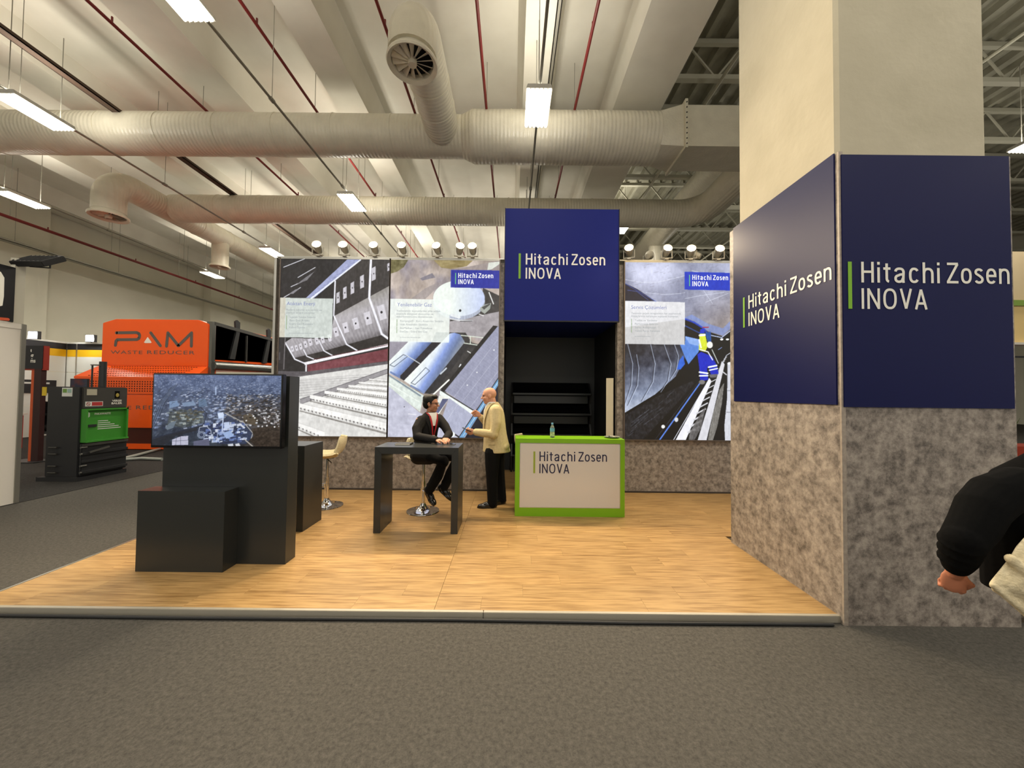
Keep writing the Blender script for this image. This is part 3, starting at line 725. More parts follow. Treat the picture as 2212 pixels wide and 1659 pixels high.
def pic_furnace():
    p = Pic(236, 390, 15, 28, 985, 1628, (38, 36, 38)); r = random.Random(3); p.con = 1.06; p.grain = 34
    for i in range(26):
        y = 60 + i*16; p.line([(15, y+150), (330, y-60)], 3, (62, 56, 58), 0.6)
    for a in ([(40, 108), (225, 30)], [(110, 285), (215, 235)], [(50, 382), (195, 292)], [(170, 200), (320, 108)]): p.line(a, 7, (205, 205, 212))
    p.poly([(160, 262), (230, 205), (320, 140), (250, 225)], (120, 118, 122))
    p.poly([(90, 352), (150, 310), (195, 295), (130, 350)], (135, 133, 138))
    p.poly([(490, 240), (725, 30), (985, 28), (985, 300), (500, 545)], (58, 54, 54))
    for i in range(70):
        x = 490 + i*7.2; p.line([(x, 28), (x+6, 560)], 2.2, (34, 31, 32) if i % 2 else (88, 84, 84), 0.55)
    p.poly([(15, 28), (490, 28), (490, 385), (15, 385)], (38, 36, 38), 0.0)
    p.poly([(245, 385), (605, 32), (722, 30), (318, 385)], (158, 164, 198))
    for k in range(11): p.line([(285+k*38, 372-k*33), (330+k*38, 352-k*33)], 3, (120, 124, 165))
    p.line([(292, 390), (722, 34)], 14, (226, 229, 240))
    p.grad([(498, 548), (985, 268), (985, 742), (720, 795), (480, 872), (160, 945), (70, 790), (130, 748), (470, 758)], (600, 430), (720, 800), [(0, (150, 146, 142)), (0.3, (176, 172, 176)), (0.8, (150, 146, 150)), (1, (90, 86, 88))])
    for i in range(64):
        t0 = i/63; xa = 130 + t0*855; ya = 760 - max(0, t0-0.4)*790; p.line([(xa, ya), (xa+95, ya+400 if ya+400 < 900-200*t0 else 930-190*t0)], 2.6, (110, 106, 112) if i % 2 else (196, 192, 198), 0.5)
    p.poly([(150, 930), (400, 868), (620, 803), (935, 712), (985, 742), (985, 795), (510, 912), (245, 978)], (46, 42, 42), noise=18)
    for pl_, w in (([(502, 230), (496, 540), (616, 802), (720, 862)], 12), ([(816, 28), (808, 380), (926, 705), (982, 745)], 19), ([(372, 772), (416, 862), (512, 914)], 9), ([(236, 855), (266, 912), (356, 950)], 9), ([(70, 790), (160, 940), (252, 978)], 11)): p.line(pl_, w, (232, 232, 240))
    p.poly([(244, 968), (985, 792), (985, 818), (250, 992)], (236, 234, 238)); p.line([(262, 985), (262, 1052)], 13, (226, 226, 230))
    p.line([(330, 940), (985, 800)], 5, (90, 30, 36))
    p.poly([(270, 992), (985, 836), (985, 946), (278, 1052)], (116, 62, 70), noise=16)
    p.line([(70, 750), (64, 1030)], 9, (120, 116, 118)); p.poly([(10, 880), (30, 880), (30, 950), (10, 950)], (170, 168, 170))
    p.poly([(15, 755), (62, 755), (62, 1080), (15, 1080)], (52, 48, 50), 0.7)
    for x, y, w, h in ((530, 380, 16, 56), (590, 335, 17, 60), (656, 290, 17, 60), (741, 232, 19, 66), (843, 158, 19, 68), (976, 95, 14, 40)):
        p.poly([(x-w, y-h*0.7), (x+w*0.8, y-h), (x+w, y+h*0.75), (x-w*0.8, y+h)], (196, 193, 200)); p.ell((x, y), 5, 7, (40, 38, 42))
    for x, y, k in ((518, 690, 0.8), (602, 650, 0.9), (692, 612, 1.0), (797, 563, 1.12), (920, 508, 1.3), (135, 848, 0.5), (172, 838, 0.5), (208, 825, 0.52), (250, 805, 0.58), (293, 785, 0.62), (350, 772, 0.62), (402, 762, 0.6), (462, 745, 0.6)):
        p.poly([(x-34*k, y-40*k), (x+14*k, y-58*k), (x+38*k, y+42*k), (x-8*k, y+58*k)], (206, 203, 210)); p.ell((x, y), 8*k, 9*k, (30, 28, 34))
    p.poly([(15, 1095), (985, 955), (985, 1628), (15, 1628)], (214, 213, 210), noise=16)
    p.poly([(15, 1050), (275, 1050), (985, 948), (985, 975), (150, 1105), (15, 1105)], (96, 92, 96), noise=25)
    for k in range(9):
        y = 1120 + k*24; p.line([(150, y+8), (820-40*k, y-10-k*3 - 40 + k*4)], 5, (186, 184, 184)); p.line([(150, y+16), (800-40*k, y-30-k)], 3, (150, 148, 148))
    p.poly([(215, 1298), (985, 1015), (985, 1058), (215, 1345)], (150, 147, 150)); p.line([(215, 1300), (985, 1018)], 5, (96, 94, 98)); p.line([(215, 1345), (985, 1058)], 5, (110, 108, 110))
    rows = [((215, 1375), (985, 1560), 44), ((300, 1290), (985, 1432), 38), ((430, 1246), (985, 1340), 30), ((540, 1213), (985, 1265), 24), ((640, 1183), (985, 1208), 18), ((730, 1150), (985, 1166), 14), ((820, 1118), (985, 1128), 10), ((205, 1545), (440, 1640), 40)]
    for (xa, ya), (xb, yb), h in rows:
        p.poly([(xa, ya-h*0.9), (xb, yb-h*1.3), (xb, yb), (xa, ya)], (236, 235, 232), noise=9, seed=int(xa))
        p.line([(xa, ya-h*0.9), (xb, yb-h*1.3)], 4, (196, 194, 192))
        nT = int((xb-xa)/(h*0.75))
        for k in range(nT):
            t0 = k/nT; x = xa+(xb-xa)*t0; y = ya+(yb-ya)*t0; q = h*0.42
            p.poly([(x, y), (x+q*0.9, y+q*0.1), (x+q*0.75, y+q*1.2)], (96, 92, 92))
        p.poly([(xa, ya+h*0.5), (xb, yb+h*0.62), (xb, yb+h*1.05), (xa, ya+h*0.75)], (126, 122, 118), 0.85, noise=30)
    for k in range(8): p.line([(330+k*85, 1370+k*21), (318+k*85, 1410+k*22)], 2, (190, 188, 186))
    p.poly([(15, 385), (487, 390), (484, 746), (15, 744)], (222, 230, 224), 0.86)
    p.poly([(15, 385), (66, 386), (64, 744), (15, 744)], (200, 186, 162), 0.5)
    return p.linear()
def pic_gas():
    p = Pic(236, 390, 12, 40, 1002, 1648, (176, 164, 156)); H, Wd = p.H, p.W
    nz = vnoise(H, Wd, 7, 5, 11); n2 = vnoise(H, Wd, 4, 4, 12)
    p.a += ((nz-0.5)*110)[..., None]; p.a += (np.clip(n2-0.5, 0, 1)*3)[..., None]*np.array([-60, -50, -20])
    p.poly([(12, 40), (170, 40), (130, 110), (70, 150), (12, 170)], (96, 92, 52), 0.8, noise=50, ncell=60)
    p.poly([(400, 40), (760, 40), (700, 95), (560, 120), (470, 110)], (140, 126, 80), 0.8, noise=50, ncell=60)
    p.poly([(560, 130), (1002, 40), (1002, 140), (700, 130)], (150, 140, 138), 0.9)
    p.poly([(900, 60), (1002, 48), (1002, 70), (930, 120), (890, 128)], (205, 208, 200))
    p.poly([(280, 210), (390, 160), (420, 200), (300, 230)], (110, 108, 122), 0.7)
    p.poly([(200, 398), (330, 300), (560, 190), (560, 230), (430, 300), (330, 398)], (150, 142, 142), 0.7)
    p.poly([(850, 290), (1002, 360), (1002, 520), (720, 600), (560, 610), (560, 560), (860, 480)], (72, 69, 68), noise=10)
    p.poly([(555, 600), (1002, 505), (1002, 640), (870, 745), (560, 710)], (158, 153, 156), noise=20)
    p.ell((636, 415), 236, 168, (172, 178, 192)); 
    for k in range(26):
        a = math.pi*(0.05+0.9*k/25); p.line([(636+236*math.cos(a), 395+160*math.sin(a)), (636+236*math.cos(a), 418+166*math.sin(a))], 2, (136, 140, 156))
    w, m = p.mask([(636+234*math.cos(2*math.pi*k/60), 388+162*math.sin(2*math.pi*k/60)) for k in range(60)])
    t = np.clip((p.X[w]-560)/300, 0, 1)[..., None]; p.put(w, m.astype(float), np.array([222, 228, 222])*(1-t)+np.array([186, 196, 224])*t)
    p.line([(640, 560), (570, 540)], 26, (214, 218, 220)); p.ell((648, 500), 12, 12, (52, 54, 56))
    p.poly([(830, 470), (880, 440), (928, 428), (920, 480), (872, 528), (832, 500)], (160, 164, 158)); p.poly([(842, 468), (915, 432), (922, 440), (865, 490)], (84, 84, 82))
    p.line([(908, 332), (950, 436)], 9, (224, 224, 222)); p.line([(820, 530), (860, 545)], 8, (214, 214, 214))
    p.line([(560, 575), (650, 590), (760, 592)], 12, (206, 208, 210)); p.line([(650, 596), (760, 594)], 6, (70, 70, 72))
    p.poly([(430, 700), (700, 700), (760, 790), (820, 805), (500, 1210), (380, 1260), (250, 1180)], (66, 64, 64), noise=10)
    p.poly([(12, 780), (470, 780), (300, 1000), (12, 960)], (150, 146, 156), noise=14)
    p.grad([(185, 785), (405, 785), (100, 1112), (12, 1072), (12, 965)], (120, 860), (270, 985), [(0, (222, 228, 226)), (0.25, (205, 214, 224)), (0.55, (132, 152, 202)), (0.8, (96, 112, 152)), (1, (70, 74, 92))])
    p.poly([(402, 785), (468, 790), (160, 1145), (102, 1112)], (48, 46, 52))
    p.grad([(560, 708), (600, 702), (650, 716), (692, 780), (690, 800), (330, 1258), (150, 1140)], (300, 960), (520, 1090), [(0, (226, 230, 226)), (0.3, (212, 220, 228)), (0.52, (136, 156, 210)), (0.75, (110, 124, 156)), (1, (150, 154, 160))])
    p.poly([(692, 790), (735, 815), (425, 1250), (335, 1255)], (56, 55, 58))
    p.line([(640, 1000), (690, 800)], 0.1, (0, 0, 0))
    for a in ([(660, 725), (870, 745)], [(745, 735), (745, 800)], [(690, 795), (812, 812)], [(870, 745), (812, 812)]): p.line(a, 8, (205, 212, 200))
    for a in ([(20, 1000), (140, 905), (180, 920), (60, 1015)], [(215, 1160), (345, 1020), (380, 1050), (250, 1175)]): p.line(a + [a[0]], 6, (96, 104, 120))
    p.line([(170, 912), (292, 985)], 7, (205, 210, 212)); p.line([(30, 1065), (110, 1110)], 16, (110, 128, 170)); p.line([(215, 1185), (325, 1245)], 16, (120, 136, 172))
    p.line([(530, 1025), (480, 1075)], 14, (190, 196, 204)); p.line([(650, 1010), (660, 990)], 12, (216, 218, 220)); p.line([(720, 868), (750, 885)], 7, (224, 224, 220))
    p.poly([(950, 632), (1002, 640), (525, 1250), (480, 1228)], (46, 44, 44))
    p.poly([(990, 640), (1002, 640), (1002, 1120), (792, 1408), (520, 1228)], (150, 152, 172))
    d = (-0.605, 0.796)
    for k in range(34):
        x = 1000 - k*14; y = 655 + k*18; p.line([(x, y), (x+280, y+185)], 1.6, (128, 130, 152), 0.7)
    for k in range(4): p.line([(990-k*2+70*k, 760+60*k), (600+70*k, 1290+48*k)], 3, (190, 192, 206), 0.8)
    for q in ((960, 855), (808, 1058), (722, 1175)): p.ell(q, 6, 6, (232, 234, 236))
    p.poly([(476, 1228), (520, 1236), (795, 1412), (782, 1448), (472, 1262)], (224, 230, 226)); p.line([(490, 1226), (796, 1410)], 9, (34, 32, 32))
    p.poly([(470, 1268), (560, 1290), (470, 1440), (430, 1420)], (226, 228, 220), 0.9); p.poly([(500, 1300), (555, 1300), (465, 1430), (440, 1420)], (92, 96, 124))
    p.poly([(560, 1292), (778, 1445), (665, 1648), (478, 1528)], (170, 173, 192)); 
    for k in range(16): p.line([(552-5*k, 1310+15*k), (770-5*k, 1455+15*k)], 1.5, (150, 152, 176), 0.7)
    p.line([(478, 1530), (665, 1648)], 12, (40, 38, 40)); p.line([(470, 1545), (640, 1648)], 9, (220, 224, 224)); p.line([(640, 1345), (540, 1500)], 2.5, (204, 206, 216))
    p.poly([(1002, 1110), (1002, 1170), (700, 1648), (648, 1648)], (116, 158, 196)); p.line([(1002, 1105), (650, 1648)], 8, (60, 60, 64)); p.line([(1002, 1140), (690, 1630)], 5, (190, 214, 228))
    p.poly([(1002, 1172), (1002, 1648), (706, 1648)], (40, 42, 52))
    p.poly([(12, 1085), (330, 1270), (300, 1420), (12, 1200)], (204, 212, 206), noise=24, ncell=70)
    p.line([(12, 1092), (300, 1275)], 14, (128, 140, 150)); p.line([(12, 1165), (290, 1330)], 8, (226, 232, 226))
    p.poly([(12, 1190), (290, 1420), (480, 1530), (640, 1648), (12, 1648)], (186, 187, 202), noise=20, ncell=40)
    p.ell((590, 1618), 28, 24, (226, 230, 228)); p.line([(420, 1260), (555, 1130)], 14, (232, 232, 226))
    p.line([(195, 1438), (265, 1446)], 5, (228, 228, 232)); p.ell((158, 1376), 5, 5, (50, 50, 54))
    p.poly([(12, 398), (555, 402), (552, 792), (12, 788)], (226, 233, 228), 0.84)
    p.poly([(560, 128), (1002, 130), (1002, 296), (560, 290)], (44, 54, 150))
    return p.linear()
def pic_tunnel():
    p = Pic(230, 392, 36, 58, 970, 1628, (150, 154, 176)); H, Wd = p.H, p.W
    nz = vnoise(H, Wd, 9, 5, 21, 0.6); p.a += ((nz-0.5)*90)[..., None]
    t = np.clip((p.X-500)/470, 0, 1)*np.clip((p.Y-250)/350, 0, 1); p.a += t[..., None]*np.array([10, -4, -30]) - (t*24)[..., None]
    p.a += (np.clip(1-np.hypot((p.X-280)/330, (p.Y-130)/200), 0, 1)*50)[..., None]
    for pts in ([(40, 215), (180, 240), (330, 235), (470, 200), (560, 175)], [(220, 330), (380, 345), (520, 335), (560, 325)], [(560, 380), (700, 350), (900, 320)], [(620, 130), (720, 150)], [(720, 300), (800, 420)], [(740, 410), (960, 320)]): p.line(pts, 4, (216, 220, 232), 0.7)
    r = random.Random(5)
    for k in range(150):
        x = r.uniform(40, 960); y = r.uniform(60, 650); L = r.uniform(10, 45); p.line([(x, y), (x+L, y-L*0.25)], 2.5, (104, 102, 116), 0.5)
    p.poly([(36, 248), (140, 296), (300, 404), (36, 404)], (26, 30, 54)); p.line([(60, 310), (140, 320), (240, 395)], 5, (86, 104, 170), 0.8); p.line([(36, 250), (310, 410)], 7, (70, 100, 190), 0.6)
    # everything below the vault is dark
    p.poly([(36, 640), (560, 560), (640, 585), (760, 670), (890, 712), (970, 640), (970, 1628), (36, 1628)], (16, 16, 19))
    p.poly([(560, 548), (640, 575), (760, 665), (890, 706), (970, 630), (970, 560), (890, 640), (760, 600), (620, 520)], (120, 146, 216), 0.55)
    p.line([(560, 560), (640, 590), (720, 640), (760, 690)], 16, (40, 78, 200), 0.8); p.line([(560, 620), (700, 690)], 10, (70, 120, 220), 0.6)
    p.line([(770, 700), (880, 722), (970, 650)], 8, (196, 208, 238), 0.9)
    # left vault
    p.grad([(36, 786), (520, 786), (560, 900), (480, 1070), (300, 1230), (36, 1395)], (150, 800), (300, 1300), [(0, (44, 45, 52)), (0.35, (70, 74, 88)), (0.8, (136, 146, 168)), (1, (168, 176, 192))])
    w, m = p.mask([(36, 786), (520, 786), (560, 900), (480, 1070), (300, 1230), (36, 1395)])
    if m.size: p.a[w] += (m*(vnoise(m.shape[0], m.shape[1], 14, 4, 9)-0.5)*60)[..., None]
    for pts in ([(62, 790), (106, 960), (98, 1150), (38, 1340)], [(140, 880), (160, 1000), (150, 1150), (70, 1330)], [(262, 790), (302, 960), (284, 1120), (190, 1290)], [(380, 790), (440, 960), (415, 1110), (350, 1210)], [(470, 790), (505, 890), (488, 1010), (440, 1090)]):
        p.line(pts, 5, (190, 200, 220), 0.75); p.line([(x-9, y) for x, y in pts], 5, (34, 34, 40), 0.6)
    p.poly([(516, 786), (560, 786), (562, 712), (690, 742), (680, 850), (590, 962), (560, 900)], (96, 136, 206)); p.poly([(560, 716), (690, 742), (682, 800), (600, 780)], (140, 170, 222))
    p.poly([(545, 880), (560, 960), (520, 1010), (488, 1010), (510, 930)], (56, 104, 200))
    p.poly([(36, 1420), (330, 1240), (620, 1110), (640, 1130), (470, 1330), (200, 1620), (36, 1628)], (38, 38, 42), noise=26, ncell=80, ax=2.0)
    for k in range(40):
        x = r.uniform(60, 430); y = 1560 - (x-60)*0.75 + r.uniform(-60, 50); p.line([(x, y), (x+40, y-32)], 3, (150, 156, 170), 0.35)
    p.line([(340, 1628), (700, 1112)], 12, (96, 132, 210)); p.line([(300, 1628), (690, 1100)], 5, (60, 62, 70)); p.ell((485, 1450), 16, 20, (200, 202, 206)); p.ell((370, 1512), 16, 16, (224, 224, 222))
    p.line([(460, 1628), (770, 1090)], 6, (210, 212, 220))
    p.poly([(478, 1628), (565, 1628), (790, 1110), (770, 1080)], (226, 226, 232))
    p.poly([(668, 1628), (745, 1628), (905, 960), (880, 930)], (206, 206, 212))
    for k in range(9):
        t0 = k/9; x = 590+t0*220; y = 1560-t0*500; w_ = 90*(1-t0*0.6); p.line([(x, y), (x+w_, y-w_*0.55)], 16*(1-t0*0.6), (196, 196, 200))
    p.poly([(600, 1560), (690, 1400), (740, 1330), (700, 1520), (640, 1628), (590, 1628)], (110, 108, 108), 0.9, noise=34, ncell=90)
    p.poly([(755, 1628), (800, 1400), (860, 1180), (900, 1120), (880, 1300), (840, 1500), (800, 1628)], (124, 122, 118), noise=30, ncell=90)
    p.poly([(905, 1628), (970, 1628), (968, 950), (930, 950), (925, 1250), (900, 1500)], (200, 202, 210)); p.ell((950, 950), 22, 12, (224, 226, 230)); p.line([(930, 1190), (968, 1190)], 8, (150, 152, 160)); p.line([(920, 1380), (968, 1380)], 8, (150, 152, 160))
    for k in range(7): p.line([(845+k*9, 1020-k*18), (870+k*9, 1000-k*18)], 5, (214, 214, 218))
    p.line([(880, 960), (920, 880), (965, 850)], 6, (190, 194, 204)); p.ell((880, 738), 14, 9, (240, 242, 246)); p.ell((930, 738), 14, 8, (240, 242, 246)); p.line([(850, 830), (880, 810)], 6, (120, 140, 190)); p.line([(870, 1010), (920, 1050)], 9, (210, 210, 214))
    # worker in blue and yellow
    p.poly([(668, 872), (700, 850), (795, 890), (838, 970), (852, 1044), (785, 1056), (765, 970), (752, 1000), (762, 1096), (692, 1112), (684, 985)], (24, 46, 182))
    p.line([(686, 1030), (756, 1040)], 15, (232, 236, 240)); p.line([(686, 1062), (758, 1060)], 12, (232, 236, 240)); p.line([(765, 985), (835, 970)], 14, (232, 236, 240)); p.line([(772, 1012), (842, 996)], 11, (232, 236, 240))
    p.poly([(680, 835), (688, 690), (735, 688), (758, 800), (735, 850)], (206, 216, 62)); p.line([(688, 705), (732, 700)], 18, (240, 242, 240)); p.line([(684, 745), (700, 812)], 12, (240, 242, 240)); p.line([(690, 830), (760, 850), (800, 920)], 9, (228, 228, 230))
    p.poly([(692, 650), (728, 645), (732, 686), (690, 690)], (30, 60, 190)); p.line([(715, 634), (765, 632)], 8, (170, 40, 46)); p.poly([(735, 680), (785, 670), (790, 760), (760, 770)], (40, 84, 150)); p.ell((776, 788), 26, 30, (226, 226, 222))
    p.line([(795, 830), (850, 950)], 6, (214, 220, 214)); p.ell((708, 1118), 26, 20, (126, 124, 122)); p.poly([(768, 1050), (845, 1044), (830, 1075), (780, 1078)], (112, 110, 112))
    p.poly([(36, 405), (560, 412), (558, 790), (36, 786)], (226, 226, 226), 0.84)
    p.poly([(558, 140), (970, 146), (970, 304), (558, 299)], (28, 62, 182))
    return p.linear()
def pic_city():
    p = Pic(278, 158, 180, 170, 1885, 1142, (78, 92, 118)); r = random.Random(9); H, Wd = p.H, p.W
    v = (p.Y-170)/972; u = (p.X-180)/1705
    p.a[:] = np.stack([98-44*v, 112-50*v, 144-70*v], -1); p.a += ((vnoise(H, Wd, 14, 4, 31, 1.7)-0.5)*70)[..., None]
    # brown right side
    w = np.clip((u-0.45)*2.4, 0, 1)*np.clip((v-0.25)*3, 0, 1); p.a = p.a*(1-0.7*w[..., None]) + np.array([74, 62, 52])*0.7*w[..., None]
    p.a += (w*(vnoise(H, Wd, 22, 3, 33, 1.7)-0.5)*60)[..., None]
    for k in range(2600):                       # roofs
        y = 175 + (r.random()**1.35)*760; x = r.uniform(180, 1885); s_ = 4 + (y-170)*0.020
        if x < 560 and y > 330 + (560-x)*0.1 and r.random() < 0.7: continue
        if 330 < x < 950 and 480 < y and r.random() < 0.55: continue
        if x > 1350 and y > 850: continue
        c = r.choice([(176, 188, 214), (150, 166, 200), (204, 210, 226), (60, 72, 104), (48, 56, 80), (122, 134, 160)])
        if x > 1150 and y > 430: c = r.choice([(222, 222, 226), (40, 36, 38), (26, 26, 30), (92, 80, 70), (170, 168, 172), (60, 54, 52)])
        p.poly([(x-s_*r.uniform(1, 2.4), y-s_*0.5), (x+s_, y-s_*0.8), (x+s_*1.6, y+s_*0.4), (x-s_, y+s_*0.8)], c, 0.42 if y < 420 else 0.62)
    for k in range(9):                          # tracks
        p.line([(500-k*10, 300+k*6), (330-k*16, 560+k*10), (250-k*14, 800), (185, 930-k*20)], 7, (120, 134, 160) if k % 2 else (44, 54, 74), 0.75)
    p.poly([(395, 540), (500, 528), (530, 600), (400, 632)], (124, 146, 176)); p.poly([(560, 560), (720, 530), (755, 590), (590, 610)], (128, 146, 172)); p.poly([(780, 510), (880, 495), (905, 600), (790, 610)], (104, 124, 150))
    p.poly([(400, 700), (560, 640), (840, 690), (880, 820), (600, 900), (380, 860)], (82, 88, 88), 0.8, noise=44, ncell=50)
    for k in range(420):
        x = r.uniform(185, 1000); y = r.uniform(380, 1130); L_ = r.uniform(8, 40); p.line([(x, y), (x+L_, y-L_*r.uniform(0.1, 1.1))], r.uniform(3, 8), r.choice([(40, 50, 66), (112, 126, 150), (70, 80, 98), (140, 150, 168), (52, 58, 62)]), 0.5)
    for k in range(60):
        x = r.uniform(380, 840); y = r.uniform(650, 860); p.poly([(x-22, y-8), (x+20, y-14), (x+28, y+8), (x-16, y+14)], r.choice([(136, 146, 150), (60, 68, 70), (166, 172, 168), (90, 86, 70)]), 0.8)
    p.poly([(350, 900), (410, 830), (500, 800), (460, 900), (380, 930)], (112, 124, 136))
    p.poly([(185, 1060), (600, 920), (900, 850), (900, 900), (500, 1010), (330, 1142), (185, 1142)], (44, 48, 58), 0.85); p.line([(200, 1040), (860, 860), (900, 700), (820, 620)], 14, (46, 54, 74), 0.8)
    p.poly([(780, 900), (1040, 840), (1180, 730), (1480, 880), (1530, 1000), (1430, 1110), (1060, 1110), (800, 1040)], (62, 72, 96), noise=24, ncell=60)
    for k in range(150):
        x = r.uniform(880, 1420); y = r.uniform(820, 1080); s_ = r.uniform(8, 34); p.poly([(x-s_, y-s_*0.4), (x+s_, y-s_*0.6), (x+s_, y+s_*0.4), (x-s_, y+s_*0.6)], r.choice([(150, 168, 208), (196, 206, 226), (90, 108, 158), (40, 50, 86), (216, 222, 234), (110, 128, 176)]), 0.85)
    p.poly([(1115, 960), (1220, 930), (1275, 1000), (1170, 1040)], (158, 178, 214)); p.poly([(1040, 690), (1120, 680), (1130, 760), (1060, 770)], (190, 206, 234)); p.ell((1090, 715), 40, 32, (204, 216, 238)); p.line([(1118, 770), (1112, 940)], 14, (196, 208, 232)); p.poly([(1130, 820), (1200, 810), (1215, 900), (1140, 920)], (190, 202, 226))
    p.line([(1140, 690), (1400, 820), (1520, 960), (1500, 1040)], 9, (186, 184, 178)); p.poly([(1330, 840), (1345, 825), (1420, 885), (1400, 900)], (206, 210, 220))
    for rr in (46, 30): 
        pts = [(838+rr*1.1*math.cos(a/8*math.pi), 990+rr*math.sin(a/8*math.pi)) for a in range(17)]; p.line(pts, 7, (170, 180, 198))
    p.line([(800, 950), (810, 890), (900, 870), (960, 930), (985, 1080)], 8, (186, 192, 206)); p.line([(1050, 930), (1050, 1040), (1085, 1100)], 9, (170, 182, 212))
    p.poly([(450, 1060), (560, 1015), (662, 1006), (664, 1130), (450, 1135)], (186, 186, 204)); p.line([(505, 1040), (500, 1130)], 5, (90, 92, 110)); p.line([(560, 1018), (565, 1130)], 5, (90, 92, 110)); p.line([(455, 1080), (662, 1066)], 4, (90, 92, 110))
    p.poly([(735, 1080), (940, 1040), (950, 1135), (735, 1135)], (104, 106, 128)); p.poly([(1190, 1115), (1260, 1105), (1270, 1140), (1200, 1142)], (200, 204, 212)); p.poly([(1290, 1110), (1340, 1098), (1360, 1135), (1300, 1140)], (206, 208, 214)); p.line([(1410, 1045), (1525, 1142)], 12, (190, 184, 176))
    p.line([(1080, 1105), (1420, 1060)], 8, (34, 40, 70))
    p.line([(1010, 340), (1012, 440)], 16, (170, 186, 214)); 
    p.poly([(1380, 720), (1480, 690), (1600, 780), (1560, 860), (1400, 820)], (92, 82, 68), 0.9, noise=20)
    p.poly([(1500, 900), (1885, 840), (1885, 1142), (1560, 1142), (1480, 1060), (1530, 1000)], (62, 52, 44), 0.9, noise=40, ncell=60)
    for k in range(70):
        x = r.uniform(1420, 1880); y = r.uniform(590, 880); p.ell((x, y), r.uniform(6, 16), r.uniform(5, 12), r.choice([(236, 236, 238), (200, 204, 212), (24, 24, 26), (30, 28, 30)]), 0.9)
    p.a *= 1.0; p.con = 1.2; p.grain = 20
    return p.linear()

# ------------------------------------------------------------------ lightboxes
LBY = 6.25
m_print = picture_mat('lightbox_print', 1.12, 0.3)
m_frame = mat('lightbox_frame', (108, 98, 90), 0.4, 0.5)
m_txt_title = emat('print_title_blue', (128, 136, 190), 1.0)
m_txt_body = emat('print_body_grey', (164, 170, 172), 1.0)
m_txt_logo = emat('print_logo_white', (250, 250, 255), 1.0)
m_txt_bar = emat('print_logo_green', (120, 200, 150), 0.9)
m_txt_bullet = emat('print_bullet_green', (150, 176, 130), 1.0)
def lightbox(x0, x1, z0, z1, label):
    t = thing('lightbox', ((x0+x1)/2, 6.30, z0), label, 'poster')
    f = MB(); y0, y1 = LBY - 0.006, 6.30
    bx(x0-0.02, x0, y0, y1, z0-0.02, z1+0.02).build('frame_side', m_frame, t); bx(x1, x1+0.02, y0, y1, z0-0.02, z1+0.02).build('frame_side', m_frame, t)
    bx(x0, x1, y0, y1, z1, z1+0.02).build('frame_top', m_alu, t); bx(x0, x1, y0, y1, z0-0.02, z0).build('frame_bottom', m_frame, t)
    bx(x0, x1, LBY+0.004, 6.30, z0, z1).build('case', m_white, t)
    return t
def card(t, x0, wd, z1, ht, cx0, cy0, cx1, cy1, title, body, bullets, url, tx, logo_box=None):
    """text placed in the same crop coordinates the picture is drawn in"""
    X = lambda x: x0 + (x-cx0)/(cx1-cx0)*wd
    Z = lambda y: z1 - (y-cy0)/(cy1-cy0)*ht
    o = (0, LBY, 0); ux = (1, 0, 0); uz = (0, 0, 1)
    fit_text('title_lettering', title[0], m_txt_title, t, o, ux, uz, X(title[1]), X(title[2]), Z(title[4]), Z(title[3]), offset=-0.004, lift=0.002)
    for s_, xa, xb, ya, yb in body:
        fit_text('body_lettering', s_, m_txt_body, t, o, ux, uz, X(xa), X(xb), Z(yb), Z(ya), lift=0.002)
    for s_, xa, xb, ya, yb in bullets:
        fit_text('bullet_lettering', s_, m_txt_body, t, o, ux, uz, X(xa), X(xb), Z(yb), Z(ya), lift=0.002)
        poly_plate('bullet_bar', [(X(tx), Z(yb+8)), (X(tx+5), Z(yb+8)), (X(tx+5), Z(ya-5)), (X(tx), Z(ya-5))], m_txt_bullet, t, o, ux, uz)
    s_, xa, xb, ya, yb = url
    fit_text('web_address', s_, m_txt_body, t, o, ux, uz, X(xa), X(xb), Z(yb), Z(ya), lift=0.002)
    if logo_box:
        bxa, bxb, yb0 = logo_box
        logo(t, o, ux, uz, X(bxa), Z(yb0), X(bxb)-X(bxa), m_txt_logo, m_txt_bar, thick=0.03, lift=0.002)
PB, PT = 0.95, 3.955
t = lightbox(-3.95, -2.105, PB, PT, 'glowing grey furnace photo poster titled Atiktan Enerji, leftmost on the booth wall')
picture_mesh('printed_picture', pic_furnace(), (-3.95, LBY, PB), (1, 0, 0), (0, 0, 1), 1.845, PT-PB, m_print, t)
card(t, -3.95, 1.845, PT, PT-PB, 15, 28, 985, 1628, ('Atıktan Enerji', 75, 327, 420, 452),
     [('Modern şehirler için verimli ve', 70, 388, 484, 502), ('çevreye duyarlı çözümler', 70, 330, 511, 528)],
     [('Izgaralı Yakma Sistemi', 104, 332, 549, 567), ('Baca Gazı Arıtma', 104, 282, 580, 598), ('Enerji Geri Kazanımı', 104, 312, 612, 630), ('Kalıntı İşleme', 104, 243, 644, 661)],
     ('hz-inova.com/energy-from-waste', 100, 318, 698, 710), 74)
t = lightbox(-2.08, -0.235, PB, PT, 'glowing gas plant photo poster titled Yenilenebilir Gaz, behind the two men')
picture_mesh('printed_picture', pic_gas(), (-2.08, LBY, PB), (1, 0, 0), (0, 0, 1), 1.845, PT-PB, m_print, t)
